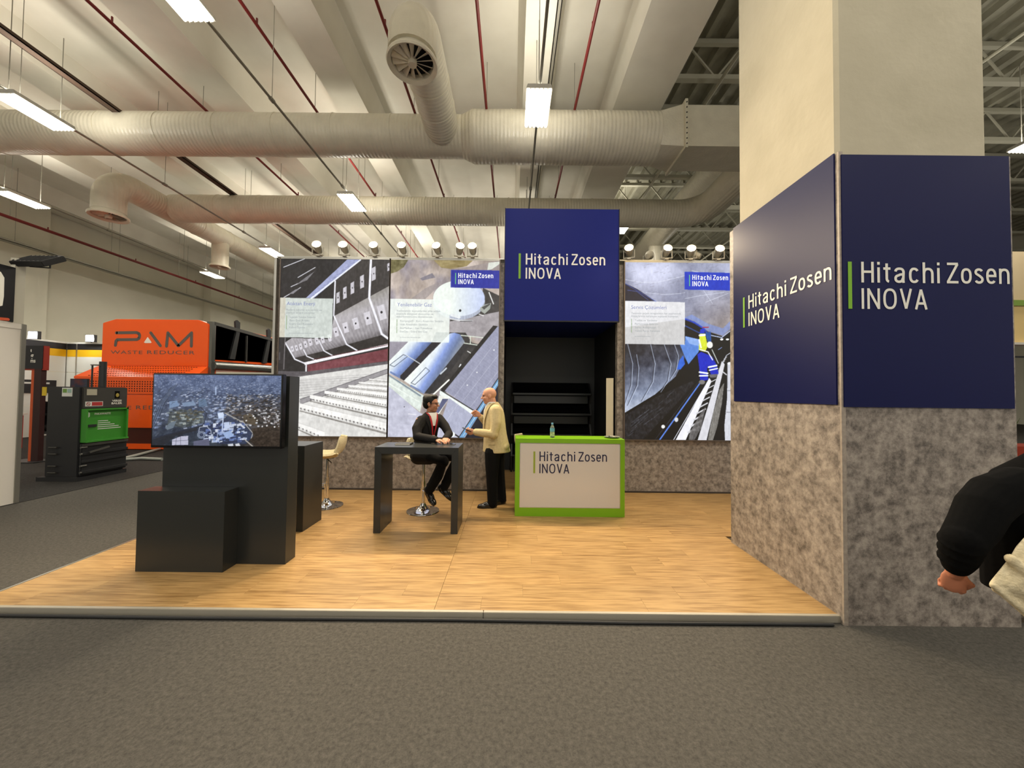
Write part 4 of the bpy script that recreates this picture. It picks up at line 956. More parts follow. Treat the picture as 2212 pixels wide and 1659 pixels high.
card(t, -2.08, 1.845, PT, PT-PB, 12, 40, 1002, 1648, ('Yenilenebilir Gaz', 76, 390, 432, 466),
     [('Yenilenebilir kaynaklardan elde edilen', 70, 468, 498, 515), ('enerjiyle döngüsel ekonomiyi ve', 70, 407, 525, 542), ('dekarbonizasyonu desteklemek.', 70, 403, 551, 568)],
     [('Kompogas® - Kuru Anaerobic Sindirim', 106, 498, 590, 607), ('Islak Anaerobic Sindirim', 106, 355, 622, 639), ('BioMethan - Gaz Yükseltme', 106, 398, 655, 672), ("EtoGas - Enerji'den Gaz", 106, 353, 686, 703)],
     ('hz-inova.com/renewable-gas', 104, 292, 741, 752), 74, (599, 947, 257))
t = lightbox(1.905, 3.715, PB, PT, 'glowing tunnel photo poster titled Servis Cozumleri with blue-clad worker, right of the niche')
picture_mesh('printed_picture', pic_tunnel(), (1.905, LBY, PB), (1, 0, 0), (0, 0, 1), 1.81, PT-PB, m_print, t)
card(t, 1.905, 1.81, PT, PT-PB, 36, 58, 970, 1628, ('Servis Çözümleri', 90, 398, 443, 475),
     [('Tesislerin yaşam döngüsünün her aşamasında', 90, 525, 505, 521), ('ihtiyaçlarınızı karşılayan kapsamlı hizmetler.', 90, 505, 531, 547)],
     [('Tadilat ve Yenileme', 122, 317, 568, 584), ('Performans Artırımı', 122, 325, 600, 616), ('Servis Anlaşmaları', 122, 307, 631, 647), ('Yedek Parça Yönetimi', 122, 340, 662, 678)],
     ('hz-inova.com/service', 120, 258, 712, 724), 90, (597, 940, 267))
struct('trim_6', MB().box(-4.02, -0.14, 6.24, 6.42, 3.975, 3.995).box(1.79, 4.6, 6.24, 6.42, 3.975, 3.995), m_alu)

# ------------------------------------------------------------------ spotlights on the wall top
m_lens = emat('halogen_lens', (255, 232, 180), 40.0)
m_spot = mat('spot_body_grey', (186, 180, 164), 0.45, 0.3)
def spotlight(x, z, lit=True, yaw=0.0, tilt=-24, proto={}):
    key = lit
    if key not in proto:
        t = thing('spotlight', (0, 0, 0))
        # head along -Y, base at origin
        h = MB().lathe([(0.001, 0.10), (0.045, 0.095), (0.06, 0.05), (0.066, -0.02), (0.074, -0.07), (0.078, -0.085), (0.070, -0.086)], 0, 0, 20, caps=False)
        rot = Matrix.Rotation(R(-90 + tilt*-1), 3, 'X')
        cc = Vector((0, -0.11, 0.12))
        M3 = Matrix.Rotation(R(tilt), 3, 'X') @ Matrix.Rotation(R(-90), 3, 'X')
        h.v = [tuple(M3 @ Vector((v[0], v[1], v[2])) + cc) for v in h.v]
        h.v = h.v
        lh = h.build('lamp_head', m_spot, t, smooth=True)
        ln = MB().lathe([(0.069, -0.078), (0.05, -0.088), (0.001, -0.092)], 0, 0, 20, caps=False)
        ln.v = [tuple(M3 @ Vector(v) + cc) for v in ln.v]
        ln.build('lens', m_lens if lit else m_whitegloss, lh, smooth=True)
        y_ = MB(); y_.box(-0.092, -0.084, -0.13, -0.09, 0.0, 0.13); y_.box(0.084, 0.092, -0.13, -0.09, 0.0, 0.13); y_.box(-0.092, 0.092, -0.13, -0.09, -0.006, 0.004)
        y_.build('yoke', m_spot, t)
        b = MB(); b.box(-0.03, 0.03, -0.13, 0.02, -0.022, -0.006); b.build('clamp', m_spot, t)
        if lit:
            ld = bpy.data.lights.new('spot_light', 'SPOT'); ld.energy = SPOT_W; ld.spot_size = R(150); ld.spot_blend = 0.8
            ld.color = (1.0, 0.80, 0.54); ld.shadow_soft_size = 0.06
            lo = bpy.data.objects.new('spot_light', ld); C.objects.link(lo)
            dirv = M3 @ Vector((0, 0, -1))
            lo.location = cc + dirv*0.12
            lo.rotation_euler = (dirv + Vector((0, 0, -0.85))).to_track_quat('-Z', 'Y').to_euler()
            attach(lo, t)
        proto[key] = t
        t.location = (x, 6.33, z); t.rotation_euler = (0, 0, yaw)
        return t
    return copy_tree(proto[key], (x, 6.33, z), yaw)
ZS = 4.018
SP = [(680, 540, 0.15, 'leftmost on the wall top'), (738, 545, 0.10, 'second from the left wall end'), (805, 545, 0.05, 'third from the left wall end'), (867, 545, 0.0, 'fourth from the left wall end'),
      (944, 544, -0.1, 'third left of the navy cube'), (988, 541, 0.25, 'second left of the navy cube'), (1020, 544, 0.0, 'nearest left of the navy cube'),
      (1367, 546, -0.35, 'nearest right of the navy cube'), (1445, 547, -0.1, 'second right of the navy cube'), (1501, 548, -0.3, 'third right of the navy cube'), (1560, 549, -0.2, 'rightmost, beside the column')]
for px, py, yw, nme in SP:
    p = atY(px, py, 6.15)
    tag(spotlight(p.x, ZS, True, yw), 'lit warm halogen spotlight clamped above the posters, %s' % nme, 'spotlight', 'spotlights on the booth wall top')
for px, yw, nme in ((1407, 2.6, 'between the first and second lit lamps right of the cube'), (1528, -2.2, 'between the two rightmost lit lamps')):
    p = atY(px, 548, 6.15)
    tag(spotlight(p.x, ZS, False, yw), 'unlit grey spotlight turned backwards, %s' % nme, 'spotlight', 'spotlights on the booth wall top')

# ------------------------------------------------------------------ column
struct('wall_column', MB().prism([(2.535, 2.835), (3.66, 2.835), (3.66, 4.06), (2.51, 4.06), (2.51, 2.86)], 'z', 0.0, 13.0), m_colc)
t = thing('column_cladding', (3.1, 3.5, 0), 'grey stone-patterned cladding boxed round the big column', 'cladding')
bx(2.49, 2.515, 2.80, 4.20, 0.0, 3.58).build('side_panel', m_stone, t)
bx(2.515, 3.785, 2.80, 2.825, 0.0, 3.552).build('front_panel', m_stone, t)
bx(3.785, 3.81, 2.80, 4.20, 0.0, 3.56).build('side_panel', m_stone, t)
bx(2.49, 3.81, 4.20, 4.22, 0.0, 3.58).build('rear_panel', m_stone, t)
bx(2.488, 2.52, 2.797, 2.812, 0.0, 3.585).build('corner_strip', mat('pale_stone_edge', (172, 160, 146), 0.5, col2=(150, 138, 126), scale=30), t)
t = thing('column_sign', (2.48, 3.45, 1.62), 'navy company sign on the left face of the column cladding', 'sign')
bx(2.478, 2.49, 2.83, 4.135, 1.64, 3.59).build('sign_board', m_navy, t)
a = atX(1606, 708, 2.478); b_ = atX(1797, 598, 2.478)
# left face: x axis of the lettering runs towards the viewer (-Y)
logo(t, (2.478, 0, 0), (0, -1, 0), (0, 0, 1), -a.y, a.z, (a.y - b_.y), m_letter_w, m_letter_g, thick=-0.008)
t = thing('column_sign', (3.1, 2.79, 1.62), 'dark navy company sign on the front face of the column cladding', 'sign')
bx(2.503, 3.785, 2.788, 2.80, 1.625, 3.556).build('sign_board', m_navy, t)
a = atY(1832, 667, 2.788); b_ = atY(2180, 612, 2.788)
logo(t, (0, 2.788, 0), (1, 0, 0), (0, 0, 1), a.x, a.z, b_.x - a.x, m_letter_w, m_letter_g, thick=-0.012)

# ------------------------------------------------------------------ reception counter
CX0, CX1, CY0, CY1, CZT = 0.055, 1.535, 5.03, 5.42, 1.093
t = thing('reception_counter', (0.8, 5.2, PZ), 'lime green counter with white glossy front and company lettering', 'counter')
e = 0.06
bx(CX0, CX1, CY0, CY1, CZT-e, CZT).build('counter_top', m_green, t, bevel=0.002)
bx(CX0, CX1, CY0, CY1, PZ, PZ+0.115).build('plinth', m_green, t)
bx(CX0, CX0+e, CY0, CY1, PZ+0.115, CZT-e).build('side_panel', m_green, t)
bx(CX1-e, CX1, CY0, CY1, PZ+0.115, CZT-e).build('side_panel', m_green, t)
fp = bx(CX0+e, CX1-e, CY0+0.004, CY0+0.03, PZ+0.115, CZT-e).build('front_panel', m_whitegloss, t)
edge = MB(); xa, xb, za, zb, yy = CX0+e, CX1-e, PZ+0.115, CZT-e, CY0+0.001
edge.box(xa, xb, yy, yy+0.004, za, za+0.006).box(xa, xb, yy, yy+0.004, zb-0.006, zb).box(xa, xa+0.006, yy, yy+0.004, za, zb).box(xb-0.006, xb, yy, yy+0.004, za, zb)
edge.build('panel_edging', m_alu, t)
a = atY(1152, 1022, 5.034); b_ = atY(1311, 999, 5.034)
logo(t, (0, 5.034, 0), (1, 0, 0), (0, 0, 1), a.x, a.z, b_.x - a.x, m_letter_n, mat('olive_bar', (140, 160, 40), 0.5), thick=-0.012)
# water bottle
m_pet = mat('clear_plastic', (222, 236, 240), 0.08, trans=0.85)
bp = atZ(1193, 945, CZT); x, y = bp.x, 5.17
x = atY(1193, 945, 5.17).x
t = thing('water_bottle', (x, y, CZT), 'small clear water bottle with blue cap and label on the green counter', 'bottle')
z = CZT
MB().lathe([(0.001, z), (0.028, z), (0.031, z+0.008), (0.031, z+0.05), (0.029, z+0.055), (0.031, z+0.06), (0.031, z+0.125), (0.026, z+0.15), (0.013, z+0.175), (0.013, z+0.185)], x, y, 18).build('bottle_body', m_pet, t, smooth=True)
MB().lathe([(0.0320, z+0.085), (0.0322, z+0.088), (0.0322, z+0.128), (0.0320, z+0.131)], x, y, 18, caps=False).build('label_band', mat('bottle_label_blue', (96, 160, 186), 0.5), t, smooth=True)
MB().lathe([(0.0320, z+0.02), (0.0322, z+0.022), (0.0322, z+0.078), (0.0320, z+0.08)], x, y, 18, caps=False).build('label_band', mat('bottle_label_pale', (206, 220, 170), 0.5, col2=(60, 66, 44), scale=60), t, smooth=True)
MB().lathe([(0.015, z+0.183), (0.0155, z+0.186), (0.0155, z+0.202), (0.014, z+0.205)], x, y, 16).build('cap', mat('bottle_cap_blue', (110, 168, 200), 0.4), t, smooth=True)
# dish of cards
x = atY(1322, 945, 5.22).x; y = 5.22
t = thing('dish', (x, y, CZT), 'flat grey dish of small items on the right end of the counter', 'dish')
MB().lathe([(0.001, CZT+0.002), (0.06, CZT+0.002), (0.105, CZT+0.014), (0.11, CZT+0.018), (0.105, CZT+0.02), (0.06, CZT+0.009), (0.001, CZT+0.008)], x, y, 28).build('dish_body', mat('dish_grey', (120, 126, 116), 0.4), t, smooth=True)
for k in range(9):
    a = k*2.4; r_ = 0.02 + 0.05*((k*0.37) % 1)
    MB().ell((x + r_*math.cos(a), y + r_*math.sin(a), CZT+0.018), (0.014, 0.010, 0.007), Matrix.Rotation(a, 3, 'Z'), 10, 6).build('sweet', mat('wrapper_%d' % (k % 3), [(210, 206, 190), (70, 66, 60), (150, 140, 120)][k % 3], 0.3), t, smooth=True)

# ------------------------------------------------------------------ bar tables
def bar_table(x0, x1, y0, y1, zt, th, label):
    t = thing('bar_table', ((x0+x1)/2, (y0+y1)/2, PZ), label, 'table', 'charcoal bar tables')
    MB().prism([(x0, zt), (x1, zt), (x1-th, zt-th), (x0+th, zt-th)], 'y', y0, y1).build('table_top', m_char, t, bevel=0.0015)
    MB().prism([(x0, PZ), (x0, zt-0.0005), (x0+th, zt-th-0.0005), (x0+th, PZ)], 'y', y0, y1).build('leg', m_char, t, bevel=0.0015)
    MB().prism([(x1, PZ), (x1, zt-0.0005), (x1-th, zt-th-0.0005), (x1-th, PZ)], 'y', y0, y1).build('leg', m_char, t, bevel=0.0015)
    return t
TZ = 1.055
bar_table(-1.605, -0.62, 4.37, 4.80, TZ, 0.08, 'charcoal bar table in front of the seated man')
bar_table(-3.43, -2.44, 4.39, 4.82, TZ, 0.08, 'charcoal bar table half hidden behind the screen wall')
nb = thing('notebook', (-1.33, 4.62, TZ), 'thin dark closed notebook on the left of the bar table', 'notebook')
bx(-1.43, -1.24, 4.56, 4.71, TZ, TZ+0.016).build('cover', m_black, nb, bevel=0.003); bx(-1.425, -1.245, 4.557, 4.705, TZ+0.003, TZ+0.013).build('pages', m_white, nb)
ph = thing('tablet', (-0.78, 4.66, TZ), 'slim dark tablet under the seated man hands', 'tablet')
bx(-0.86, -0.70, 4.60, 4.70, TZ, TZ+0.008).build('body', m_aludark, ph, bevel=0.002); bx(-0.855, -0.705, 4.605, 4.695, TZ+0.0078, TZ+0.0088).build('screen', m_blackgloss, ph)

# ------------------------------------------------------------------ bar stools
def stool_shell():
    """bucket seat: front edge at +X, back at -X, centred on z=0 at the pole top"""
    nu, nw = 13, 17; top = []; th = 0.03
    for j in range(nw):
        s_ = j/(nw-1)
        if s_ < 0.55:
            q = s_/0.55; x = 0.20 - 0.36*q; z = 0.05 - 0.035*math.sin(q*math.pi*0.9) + 0.01*q; hw = 0.20 + 0.015*math.sin(q*math.pi)
        else:
            q = (s_-0.55)/0.45; a = q*math.pi*0.5
            x = -0.16 - 0.085*math.sin(a) - 0.015*q; z = 0.05 + 0.30*(1-math.cos(a*0.9))*0.75 + 0.06*q; hw = 0.215 - 0.055*q*q
        if j == 0: hw *= 0.86
        if j == nw-1: hw *= 0.80
        for i in range(nu):
            u = -1 + 2*i/(nu-1)
            lift = 0.055*abs(u)**3*(1 if s_ < 0.55 else 0.2); fwd = (0.09*abs(u)**2.4 if s_ >= 0.5 else 0.0)*min(1, (s_-0.5)/0.2 if s_ > 0.5 else 0)
            top.append(Vector((x + fwd, hw*u, z + lift)))
    bot = []
    for j in range(nw):
        for i in range(nu):
            p = top[j*nu+i]; q = top[min(j+1, nw-1)*nu+i] - top[max(j-1, 0)*nu+i]; r_ = top[j*nu+min(i+1, nu-1)] - top[j*nu+max(i-1, 0)]
            nrm = q.cross(r_).normalized()
            if nrm.z < 0 and j < nw*0.5: nrm = -nrm
            bot.append((p, nrm))
    mb = MB(); N = nu*nw
    vs_ = [p for p in top] + [p - n_*th for p, n_ in bot]
    fs = []
    for j in range(nw-1):
        for i in range(nu-1):
            a = j*nu+i; fs.append((a, a+1, a+1+nu, a+nu)); fs.append((a+N, a+nu+N, a+1+nu+N, a+1+N))
    rim = [i for i in range(nu)] + [j*nu+nu-1 for j in range(1, nw)] + [(nw-1)*nu+i for i in range(nu-2, -1, -1)] + [j*nu for j in range(nw-2, 0, -1)]
    for k in range(len(rim)):
        a, b = rim[k], rim[(k+1) % len(rim)]; fs.append((a, a+N, b+N, b))
    return mb.add(vs_, fs)
def make_stool():
    t = thing('bar_stool', (0, 0, 0))
    MB().lathe([(0.001, 0.0), (0.222, 0.0), (0.225, 0.006), (0.222, 0.012), (0.12, 0.022), (0.09, 0.035), (0.055, 0.07), (0.036, 0.10), (0.034, 0.115), (0.001, 0.115)], 0, 0, 40).build('base', m_chrome, t, smooth=True)
    MB().cyl((0, 0, 0.11), (0, 0, 0.42), 0.030, n=20).build('pole', m_chrome, t, smooth=True)
    MB().cyl((0, 0, 0.42), (0, 0, 0.70), 0.020, n=20).build('piston', m_chrome, t, smooth=True)
    ring = [(0.03, 0.05, 0.30), (0.10, 0.09, 0.30), (0.165, 0.06, 0.30), (0.185, 0.0, 0.30), (0.165, -0.06, 0.30), (0.10, -0.09, 0.30), (0.03, -0.05, 0.30)]
    MB().tube(ring, 0.009, 8).build('footrest', m_chrome, t, smooth=True)
    MB().cyl((0, 0, 0.275), (0, 0, 0.325), 0.036, n=16).build('footrest_collar', m_chrome, t, smooth=True)
    bx(-0.09, 0.09, -0.07, 0.07, 0.69, 0.705).build('seat_plate', m_aludark, t)
    MB().tube([(0.0, 0.03, 0.68), (-0.06, 0.16, 0.655), (-0.07, 0.20, 0.65)], 0.007, 8).build('lever', m_black, t)
    sh = stool_shell(); sh.v = [(v[0], v[1], v[2] + 0.70) for v in sh.v]
    o = sh.build('seat_shell', m_beigefab, t, smooth=60)
    return t
st = make_stool()
st.location = (-2.66, 5.39, PZ); st.rotation_euler = (0, 0, R(200))
tag(st, 'empty beige fabric bar stool with chrome base beside the screen wall', 'stool', 'chrome bar stools')
s2 = copy_tree(st, (-1.222, 5.20, PZ), R(-28)); tag(s2, 'chrome-based bar stool the seated man sits on', 'stool', 'chrome bar stools')
s3 = copy_tree(st, (0.30, 5.86, PZ), R(-15)); tag(s3, 'bar stool mostly hidden behind the green counter', 'stool', 'chrome bar stools')

# ------------------------------------------------------------------ screen wall
t = thing('screen_wall', (-2.75, 3.65, PZ), 'tall charcoal freestanding panel carrying the big screen', 'display wall')
bx(-3.34, -2.143, 3.57, 3.735, PZ, 1.845).build('panel', m_char, t, bevel=0.0015)
tb = bx(-3.40, -2.606, 3.40, 3.569, PZ, 0.778).build('plinth_box', m_char, bevel=0.0015)
tag(tb, 'low charcoal box standing in front of the screen wall', 'box')
t = thing('television', (-2.745, 3.5, 1.16), 'flat television showing an aerial town view on the charcoal panel', 'television')
X0, X1, Z0, Z1 = -3.352, -2.138, 1.163, 1.857
bx(X0, X1, 3.455, 3.51, Z0, Z1).build('casing', m_blackgloss, t, bevel=0.004)
bx(-3.0, -2.5, 3.51, 3.57, 1.35, 1.7).build('wall_bracket', m_black, t)
m_tv = picture_mat('tv_picture', 0.9, 0.12)
picture_mesh('screen', pic_city(), (X0+0.014, 3.4535, Z0+0.022), (1, 0, 0), (0, 0, 1), X1-X0-0.028, Z1-Z0-0.036, m_tv, t)
# ------------------------------------------------------------------ neighbouring stand at the left edge
WX = -7.33
t = thing('partition_wall', (WX, 4, 0), 'white stand partition with aluminium edge at the left border', 'partition')
bx(WX-0.05, WX, 1.5, 5.50, 0.0, 2.62).build('wall_panel', m_white, t)
bx(WX-0.06, WX+0.012, 5.50, 5.56, 0.0, 2.66).build('edge_post', m_alu, t, bevel=0.004)
bx(WX-0.06, WX+0.008, 1.5, 5.50, 2.58, 2.66).build('top_rail', m_white, t)
bx(WX-0.06, WX+0.01, 5.40, 5.52, 2.66, 3.62).build('sign_post', mat('cream_post', (196, 192, 176), 0.6), t)
t = thing('stand_sign', (WX, 4, 2.66), 'black stand sign with part of a white letter and an orange dash, upper left', 'sign')
bx(WX-0.03, WX+0.02, 1.5, 5.40, 2.67, 3.47).build('sign_board', mat('sign_black', (22, 21, 24), 0.35), t)
def plate_on_X(name, pxs, X, m, parent, lift=0.003):
    o_ = MB(); pts = [atX(px, py, X) for px, py in pxs]; o_.add([(p.x + lift, p.y, p.z) for p in pts], [tuple(range(len(pts)))])
    return o_.build(name, m, parent)
plate_on_X('letter', [(-60, 566), (-20, 574), (2, 588), (9, 600), (8, 640), (5, 660), (1, 661), (-60, 668)], WX+0.02, m_letter_w, t)
plate_on_X('orange_dash', [(-60, 680), (18, 687), (21, 690), (19, 693), (-60, 687)], WX+0.02, mat('orange_print', (206, 84, 44), 0.5), t)
# floodlight above the sign
t = thing('floodlight', (-7.25, 5.5, 3.62), 'black switched-off floodlight on a bracket above the left sign', 'floodlight')
c0 = atY(80, 563, 5.5)
bd = MB(); u = Vector((1, 0, 0.0)); v_ = Vector((0.10, 0.55, 0.42)); w_ = u.cross(v_)
cc = Vector(c0)
q = [cc + u*a_ + v_*b2 + w_*c_ for c_ in (-0.07, 0.05) for a_, b2 in ((-0.24, -0.2), (0.24, -0.2), (0.27, 0.2), (-0.20, 0.2))]
bd.add(q, [(0,3,2,1),(4,5,6,7),(0,1,5,4),(1,2,6,5),(2,3,7,6),(3,0,4,7)]); bd.build('housing', m_black, t, bevel=0.008)
for k in range(7):
    a_ = -0.2 + k*0.065
    MB().bar(cc + u*a_ - v_*0.16 + w_*0.045, cc + u*(a_+0.02) + v_*0.16 + w_*0.045, 0.01, 0.03).build('cooling_fin', m_black, t)
MB().tube([cc + Vector((-0.12, 0, -0.02)), cc + Vector((-0.10, 0, -0.09)), cc + Vector((0.20, 0, -0.11)), cc + Vector((0.20, 0, -0.02))], 0.012, 6).build('bracket', m_black, t)
MB().cyl((WX-0.02, 5.46, 3.60), tuple(cc + Vector((0.0, 0, -0.09))), 0.015, n=8).build('stem', m_aludark, t)

# ------------------------------------------------------------------ baler
m_bl = mat('baler_black', (38, 38, 40), 0.45); m_bl2 = mat('baler_panel', (58, 56, 52), 0.5); m_bg = mat('baler_green', (62, 140, 46), 0.4)
bx0, bx1, by0, by1 = -8.57, -7.97, 6.84, 7.66
t = thing('baler', (-8.3, 7.2, 0), 'black waste baler with bright green upper door and stickers', 'machine')
bx(bx0, bx1, by0, by1, 0.08, 1.74).build('body', m_bl, t, bevel=0.01)
bx(bx0-0.1, bx1+0.06, by0-0.04, by1+0.0, 0.006, 0.08).build('base_plate', m_bl, t)
bx(bx1, bx1+0.03, by0+0.02, by1, 1.33, 1.73).build('control_panel', m_bl2, t, bevel=0.012)
bx(bx1, bx1+0.012, by0+0.05, by1-0.01, 0.72, 1.32).build('green_door', m_bg, t)
rim = MB(); rim.box(bx1, bx1+0.10, by0+0.03, by0+0.06, 0.71, 1.33).box(bx1, bx1+0.06, by1-0.03, by1, 0.71, 1.33).box(bx1, bx1+0.06, by0+0.05, by1, 1.30, 1.33).box(bx1, bx1+0.08, by0+0.05, by1, 0.70, 0.73)
rim.build('door_rim', m_bg, t)
bx(bx1, bx1+0.05, by0+0.02, by1, 0.10, 0.68).build('lower_door', m_bl, t, bevel=0.008)
for z in (0.14, 0.34, 0.48, 0.64):
    bx(bx1+0.05, bx1+0.085, by0+0.02, by1-0.01, z, z+0.045).build('door_rib', m_bl2 if z > 0.6 else m_bl, t)
for z in (0.28, 0.50, 0.62, 0.16):
    MB().cyl((bx1+0.06, by0-0.01, z), (bx1+0.06, by0+0.09, z), 0.018, n=10).build('hinge_pin', m_aludark, t)
    MB().cyl((bx0+0.1, by0-0.03, z), (bx0+0.25, by0-0.03, z), 0.014, n=8).build('bolt_bar', m_bl2, t)
MB().bar((bx1+0.1, by0+0.1, 0.52), (bx1+0.12, by0+0.42, 0.585), 0.03).build('latch_lever', m_aludark, t)
MB().cyl((bx1-0.06, by0+0.42, 1.74), (bx1-0.06, by0+0.42, 2.24), 0.055, n=16).build('press_cylinder', m_bl, t, smooth=True)
MB().cyl((bx1-0.2, by0+0.36, 1.74), (bx1-0.2, by0+0.36, 2.16), 0.014, n=8).build('guide_rod', m_bl, t)
bx(bx1-0.22, bx1-0.04, by0+0.34, by0+0.44, 2.16, 2.18).build('cross_bar', m_aludark, t)
m_pap = mat('sticker_white', (214, 216, 210), 0.5); 
def sticker_front(name, y0, y1, z0, z1, m, lift=0.0335): return bx(bx1+lift-0.002, bx1+lift, y0, y1, z0, z1).build(name, m, t)
bx(bx0+0.27, bx0+0.46, by0-0.004, by0, 1.56, 1.72).build('sticker', m_pap, t)
bx(bx0+0.285, bx0+0.36, by0-0.006, by0-0.004, 1.63, 1.70).build('sticker_print', mat('sticker_green', (110, 150, 70), 0.5), t)
bx(bx0+0.37, bx0+0.445, by0-0.006, by0-0.004, 1.63, 1.70).build('sticker_print', mat('sticker_teal', (150, 180, 170), 0.5), t)
bx(bx0-0.10, bx0-0.02, by0-0.004, by0+0.004, 1.57, 1.73).build('yellow_tag', mat('sticker_yellow', (206, 176, 40), 0.5), t)
sticker_front('sticker', by0+0.08, by0+0.25, 1.585, 1.70, mat('sticker_pale', (176, 170, 150), 0.5))
sticker_front('sticker', by0+0.06, by0+0.36, 1.375, 1.465, m_pap)
bx(bx1+0.0335, bx1+0.035, by0+0.17, by0+0.35, 1.385, 1.455).build('sticker_print', mat('sticker_red', (178, 50, 50), 0.5), t)
no_ = MB().lathe([(0.026, 0), (0.034, 0.0), (0.034, 0.001), (0.026, 0.001)], 0, 0, 20, caps=False); no_.v = [(bx1+0.035 + v[2], by0+0.11 + v[0], 1.42 + v[1]) for v in no_.v]; no_.build('sticker_print', mat('sticker_red', (178, 50, 50), 0.5), t)
MB().bar((bx1+0.0355, by0+0.088, 1.443), (bx1+0.0355, by0+0.132, 1.397), 0.001, 0.008).build('sticker_print', mat('sticker_red', (178, 50, 50), 0.5), t)
sticker_front('badge', by0+0.57, by0+0.66, 1.52, 1.665, m_blackgloss); MB().ell((bx1+0.037, by0+0.615, 1.585), (0.003, 0.032, 0.04), None, 12, 8).build('badge_print', mat('badge_gold', (170, 150, 70), 0.4), t)
fit_text('lettering', 'VERSIS', m_letter_w, t, (bx1+0.034, 0, 0), (0, 1, 0), (0, 0, 1), by0+0.52, by0+0.70, 1.455, 1.49, offset=0.03)
fit_text('lettering', 'BALER', m_letter_w, t, (bx1+0.034, 0, 0), (0, 1, 0), (0, 0, 1), by0+0.51, by0+0.71, 1.405, 1.44, offset=0.03)
fit_text('lettering', 'PAKAWASTE', m_letter_w, t, (bx1+0.014, 0, 0), (0, 1, 0), (0, 0, 1), by0+0.24, by0+0.52, 1.21, 1.245, offset=0.02)
poly_plate('emblem', [(by0+0.115 + 0.05*math.cos(R(30+60*k)), 1.215 + 0.065*math.sin(R(30+60*k))) for k in range(6)], m_pap, t, (bx1+0.014, 0, 0), (0, 1, 0), (0, 0, 1))
for k in range(5):
    z = 1.08 - k*0.038; w_ = (0.18, 0.22, 0.30, 0.38, 0.42)[k]
    bx(bx1+0.012, bx1+0.0145, by0+0.30, by0+0.30+w_, z, z+0.014).build('small_print', m_pap, t)
bx(bx1+0.012, bx1+0.03, by0+0.13, by0+0.27, 0.985, 1.03).build('door_handle', m_bl, t)

# ------------------------------------------------------------------ orange waste reducer
m_or = mat('machine_orange', (246, 92, 22), 0.28, coat=0.3); m_dk = mat('machine_brown', (70, 26, 16), 0.4); m_stl = mat('machine_steel', (128, 128, 124), 0.25, 0.8); m_ltr = mat('machine_letter_grey', (92, 88, 84), 0.4)
PXL, PXR, PYU, PYL = -12.12, -8.97, 10.9, 10.45
t = thing('waste_reducer', (-10.5, 12, 0), 'big glossy orange waste reducer machine with grey lettering and black hopper', 'machine')
up = MB().prism([(PXL, 2.40), (PXR, 2.40), (PXR, 3.66), (PXR-0.32, 3.78), (PXL+0.38, 3.78), (PXL, 3.66)], 'y', PYU, PYU+3.2); up.build('upper_body', m_or, t, bevel=0.015)
sl = MB(); sl.add([(PXL-0.04, PYU, 2.40), (PXR, PYU, 2.40), (PXR, PYL, 2.06), (PXL-0.25, PYL, 2.06), (PXL-0.04, PYU+0.3, 2.40), (PXR, PYU+0.3, 2.40), (PXR, PYU+0.3, 2.0), (PXL-0.25, PYU+0.3, 2.0), (PXR, PYL, 2.0), (PXL-0.25, PYL, 2.0)],
                  [(0,1,2,3),(3,2,8,9),(0,4,5,1),(4,7,6,5),(9,8,6,7),(1,5,6,8,2),(0,3,9,7,4)]); sl.build('sloped_hood', m_or, t)
bx(PXL-0.25, PXR, PYL, PYU+3.2, 0.62, 1.555).build('front_panel', m_or, t, bevel=0.012)
bx(PXL-0.25, PXR, PYL, PYU+3.2, 1.565, 2.0).build('grille_panel', m_or, t, bevel=0.012)
bx(PXL-0.22, PXR-0.03, PYL+0.03, PYU+3.1, 0.18, 0.62).build('dark_band', m_dk, t)
bx(PXL-0.25, PXR, PYL, PYU+3.2, 0.03, 0.18).build('plinth', m_or, t)
pf = MB()
for r_ in range(5):
    for c_ in range(40):
        x = PXL + 0.16 + c_*0.073; z = 1.66 + r_*0.066
        pf.box(x-0.016, x+0.016, PYL-0.004, PYL+0.002, z-0.016, z+0.016)
for r_ in range(6):
    for c_ in range(34):
        f_ = (r_+0.5)/6; y = PYL + (PYU-PYL)*f_; z = 2.06 + 0.34*f_; x = PXL + 0.12 + 0.25*f_ + c_*0.075 + 0.03*(r_ % 2)
        pf.box(x-0.02, x+0.02, y-0.012, y+0.004, z-0.006, z+0.01)
o = pf.build('perforation', mat('perforation_dark', (70, 18, 8), 0.8), t); tag(o, kind='stuff')
def strokes(name, segs, wpx, Y, m, parent, th=0.012):
    for pts in segs:
        P3 = [atY(px, py, Y) for px, py in pts]; r_ = wpx/800*Y/2; mb = MB()
        for a_, b2 in zip(P3[:-1], P3[1:]):
            d = Vector((b2.x-a_.x, 0, b2.z-a_.z)).normalized(); n_ = Vector((-d.z, 0, d.x))*r_
            mb.add([(a_+n_)[:], (a_-n_)[:], (b2-n_)[:], (b2+n_)[:]], [(0, 1, 2, 3)])
        for k_, a_ in enumerate(P3): mb.add([(a_.x + r_*math.cos(q*math.pi/6), Y-0.0005*(k_ % 2), a_.z + r_*math.sin(q*math.pi/6)) for q in range(12)], [tuple(range(12))])
        mb.v = [(v[0], v[1]-0.003, v[2]) for v in mb.v]
        me = bpy.data.meshes.new(name); me.from_pydata(mb.v, [], mb.f); me.update(); obj(name, me, m, parent)
sx = lambda x: 210 + x/5.53
sy = lambda y: 680 + y/5.53
S = lambda L: [(sx(a_), sy(b2)) for a_, b2 in L]
strokes('letter', [S([(230, 215), (470, 212), (500, 225), (508, 250), (500, 280), (475, 295), (240, 298), (226, 312), (218, 365)]), S([(640, 215), (755, 370)]), S([(828, 375), (845, 215), (970, 370), (1128, 215), (1125, 375)])], 6.2, PYU-0.002, m_ltr, t)
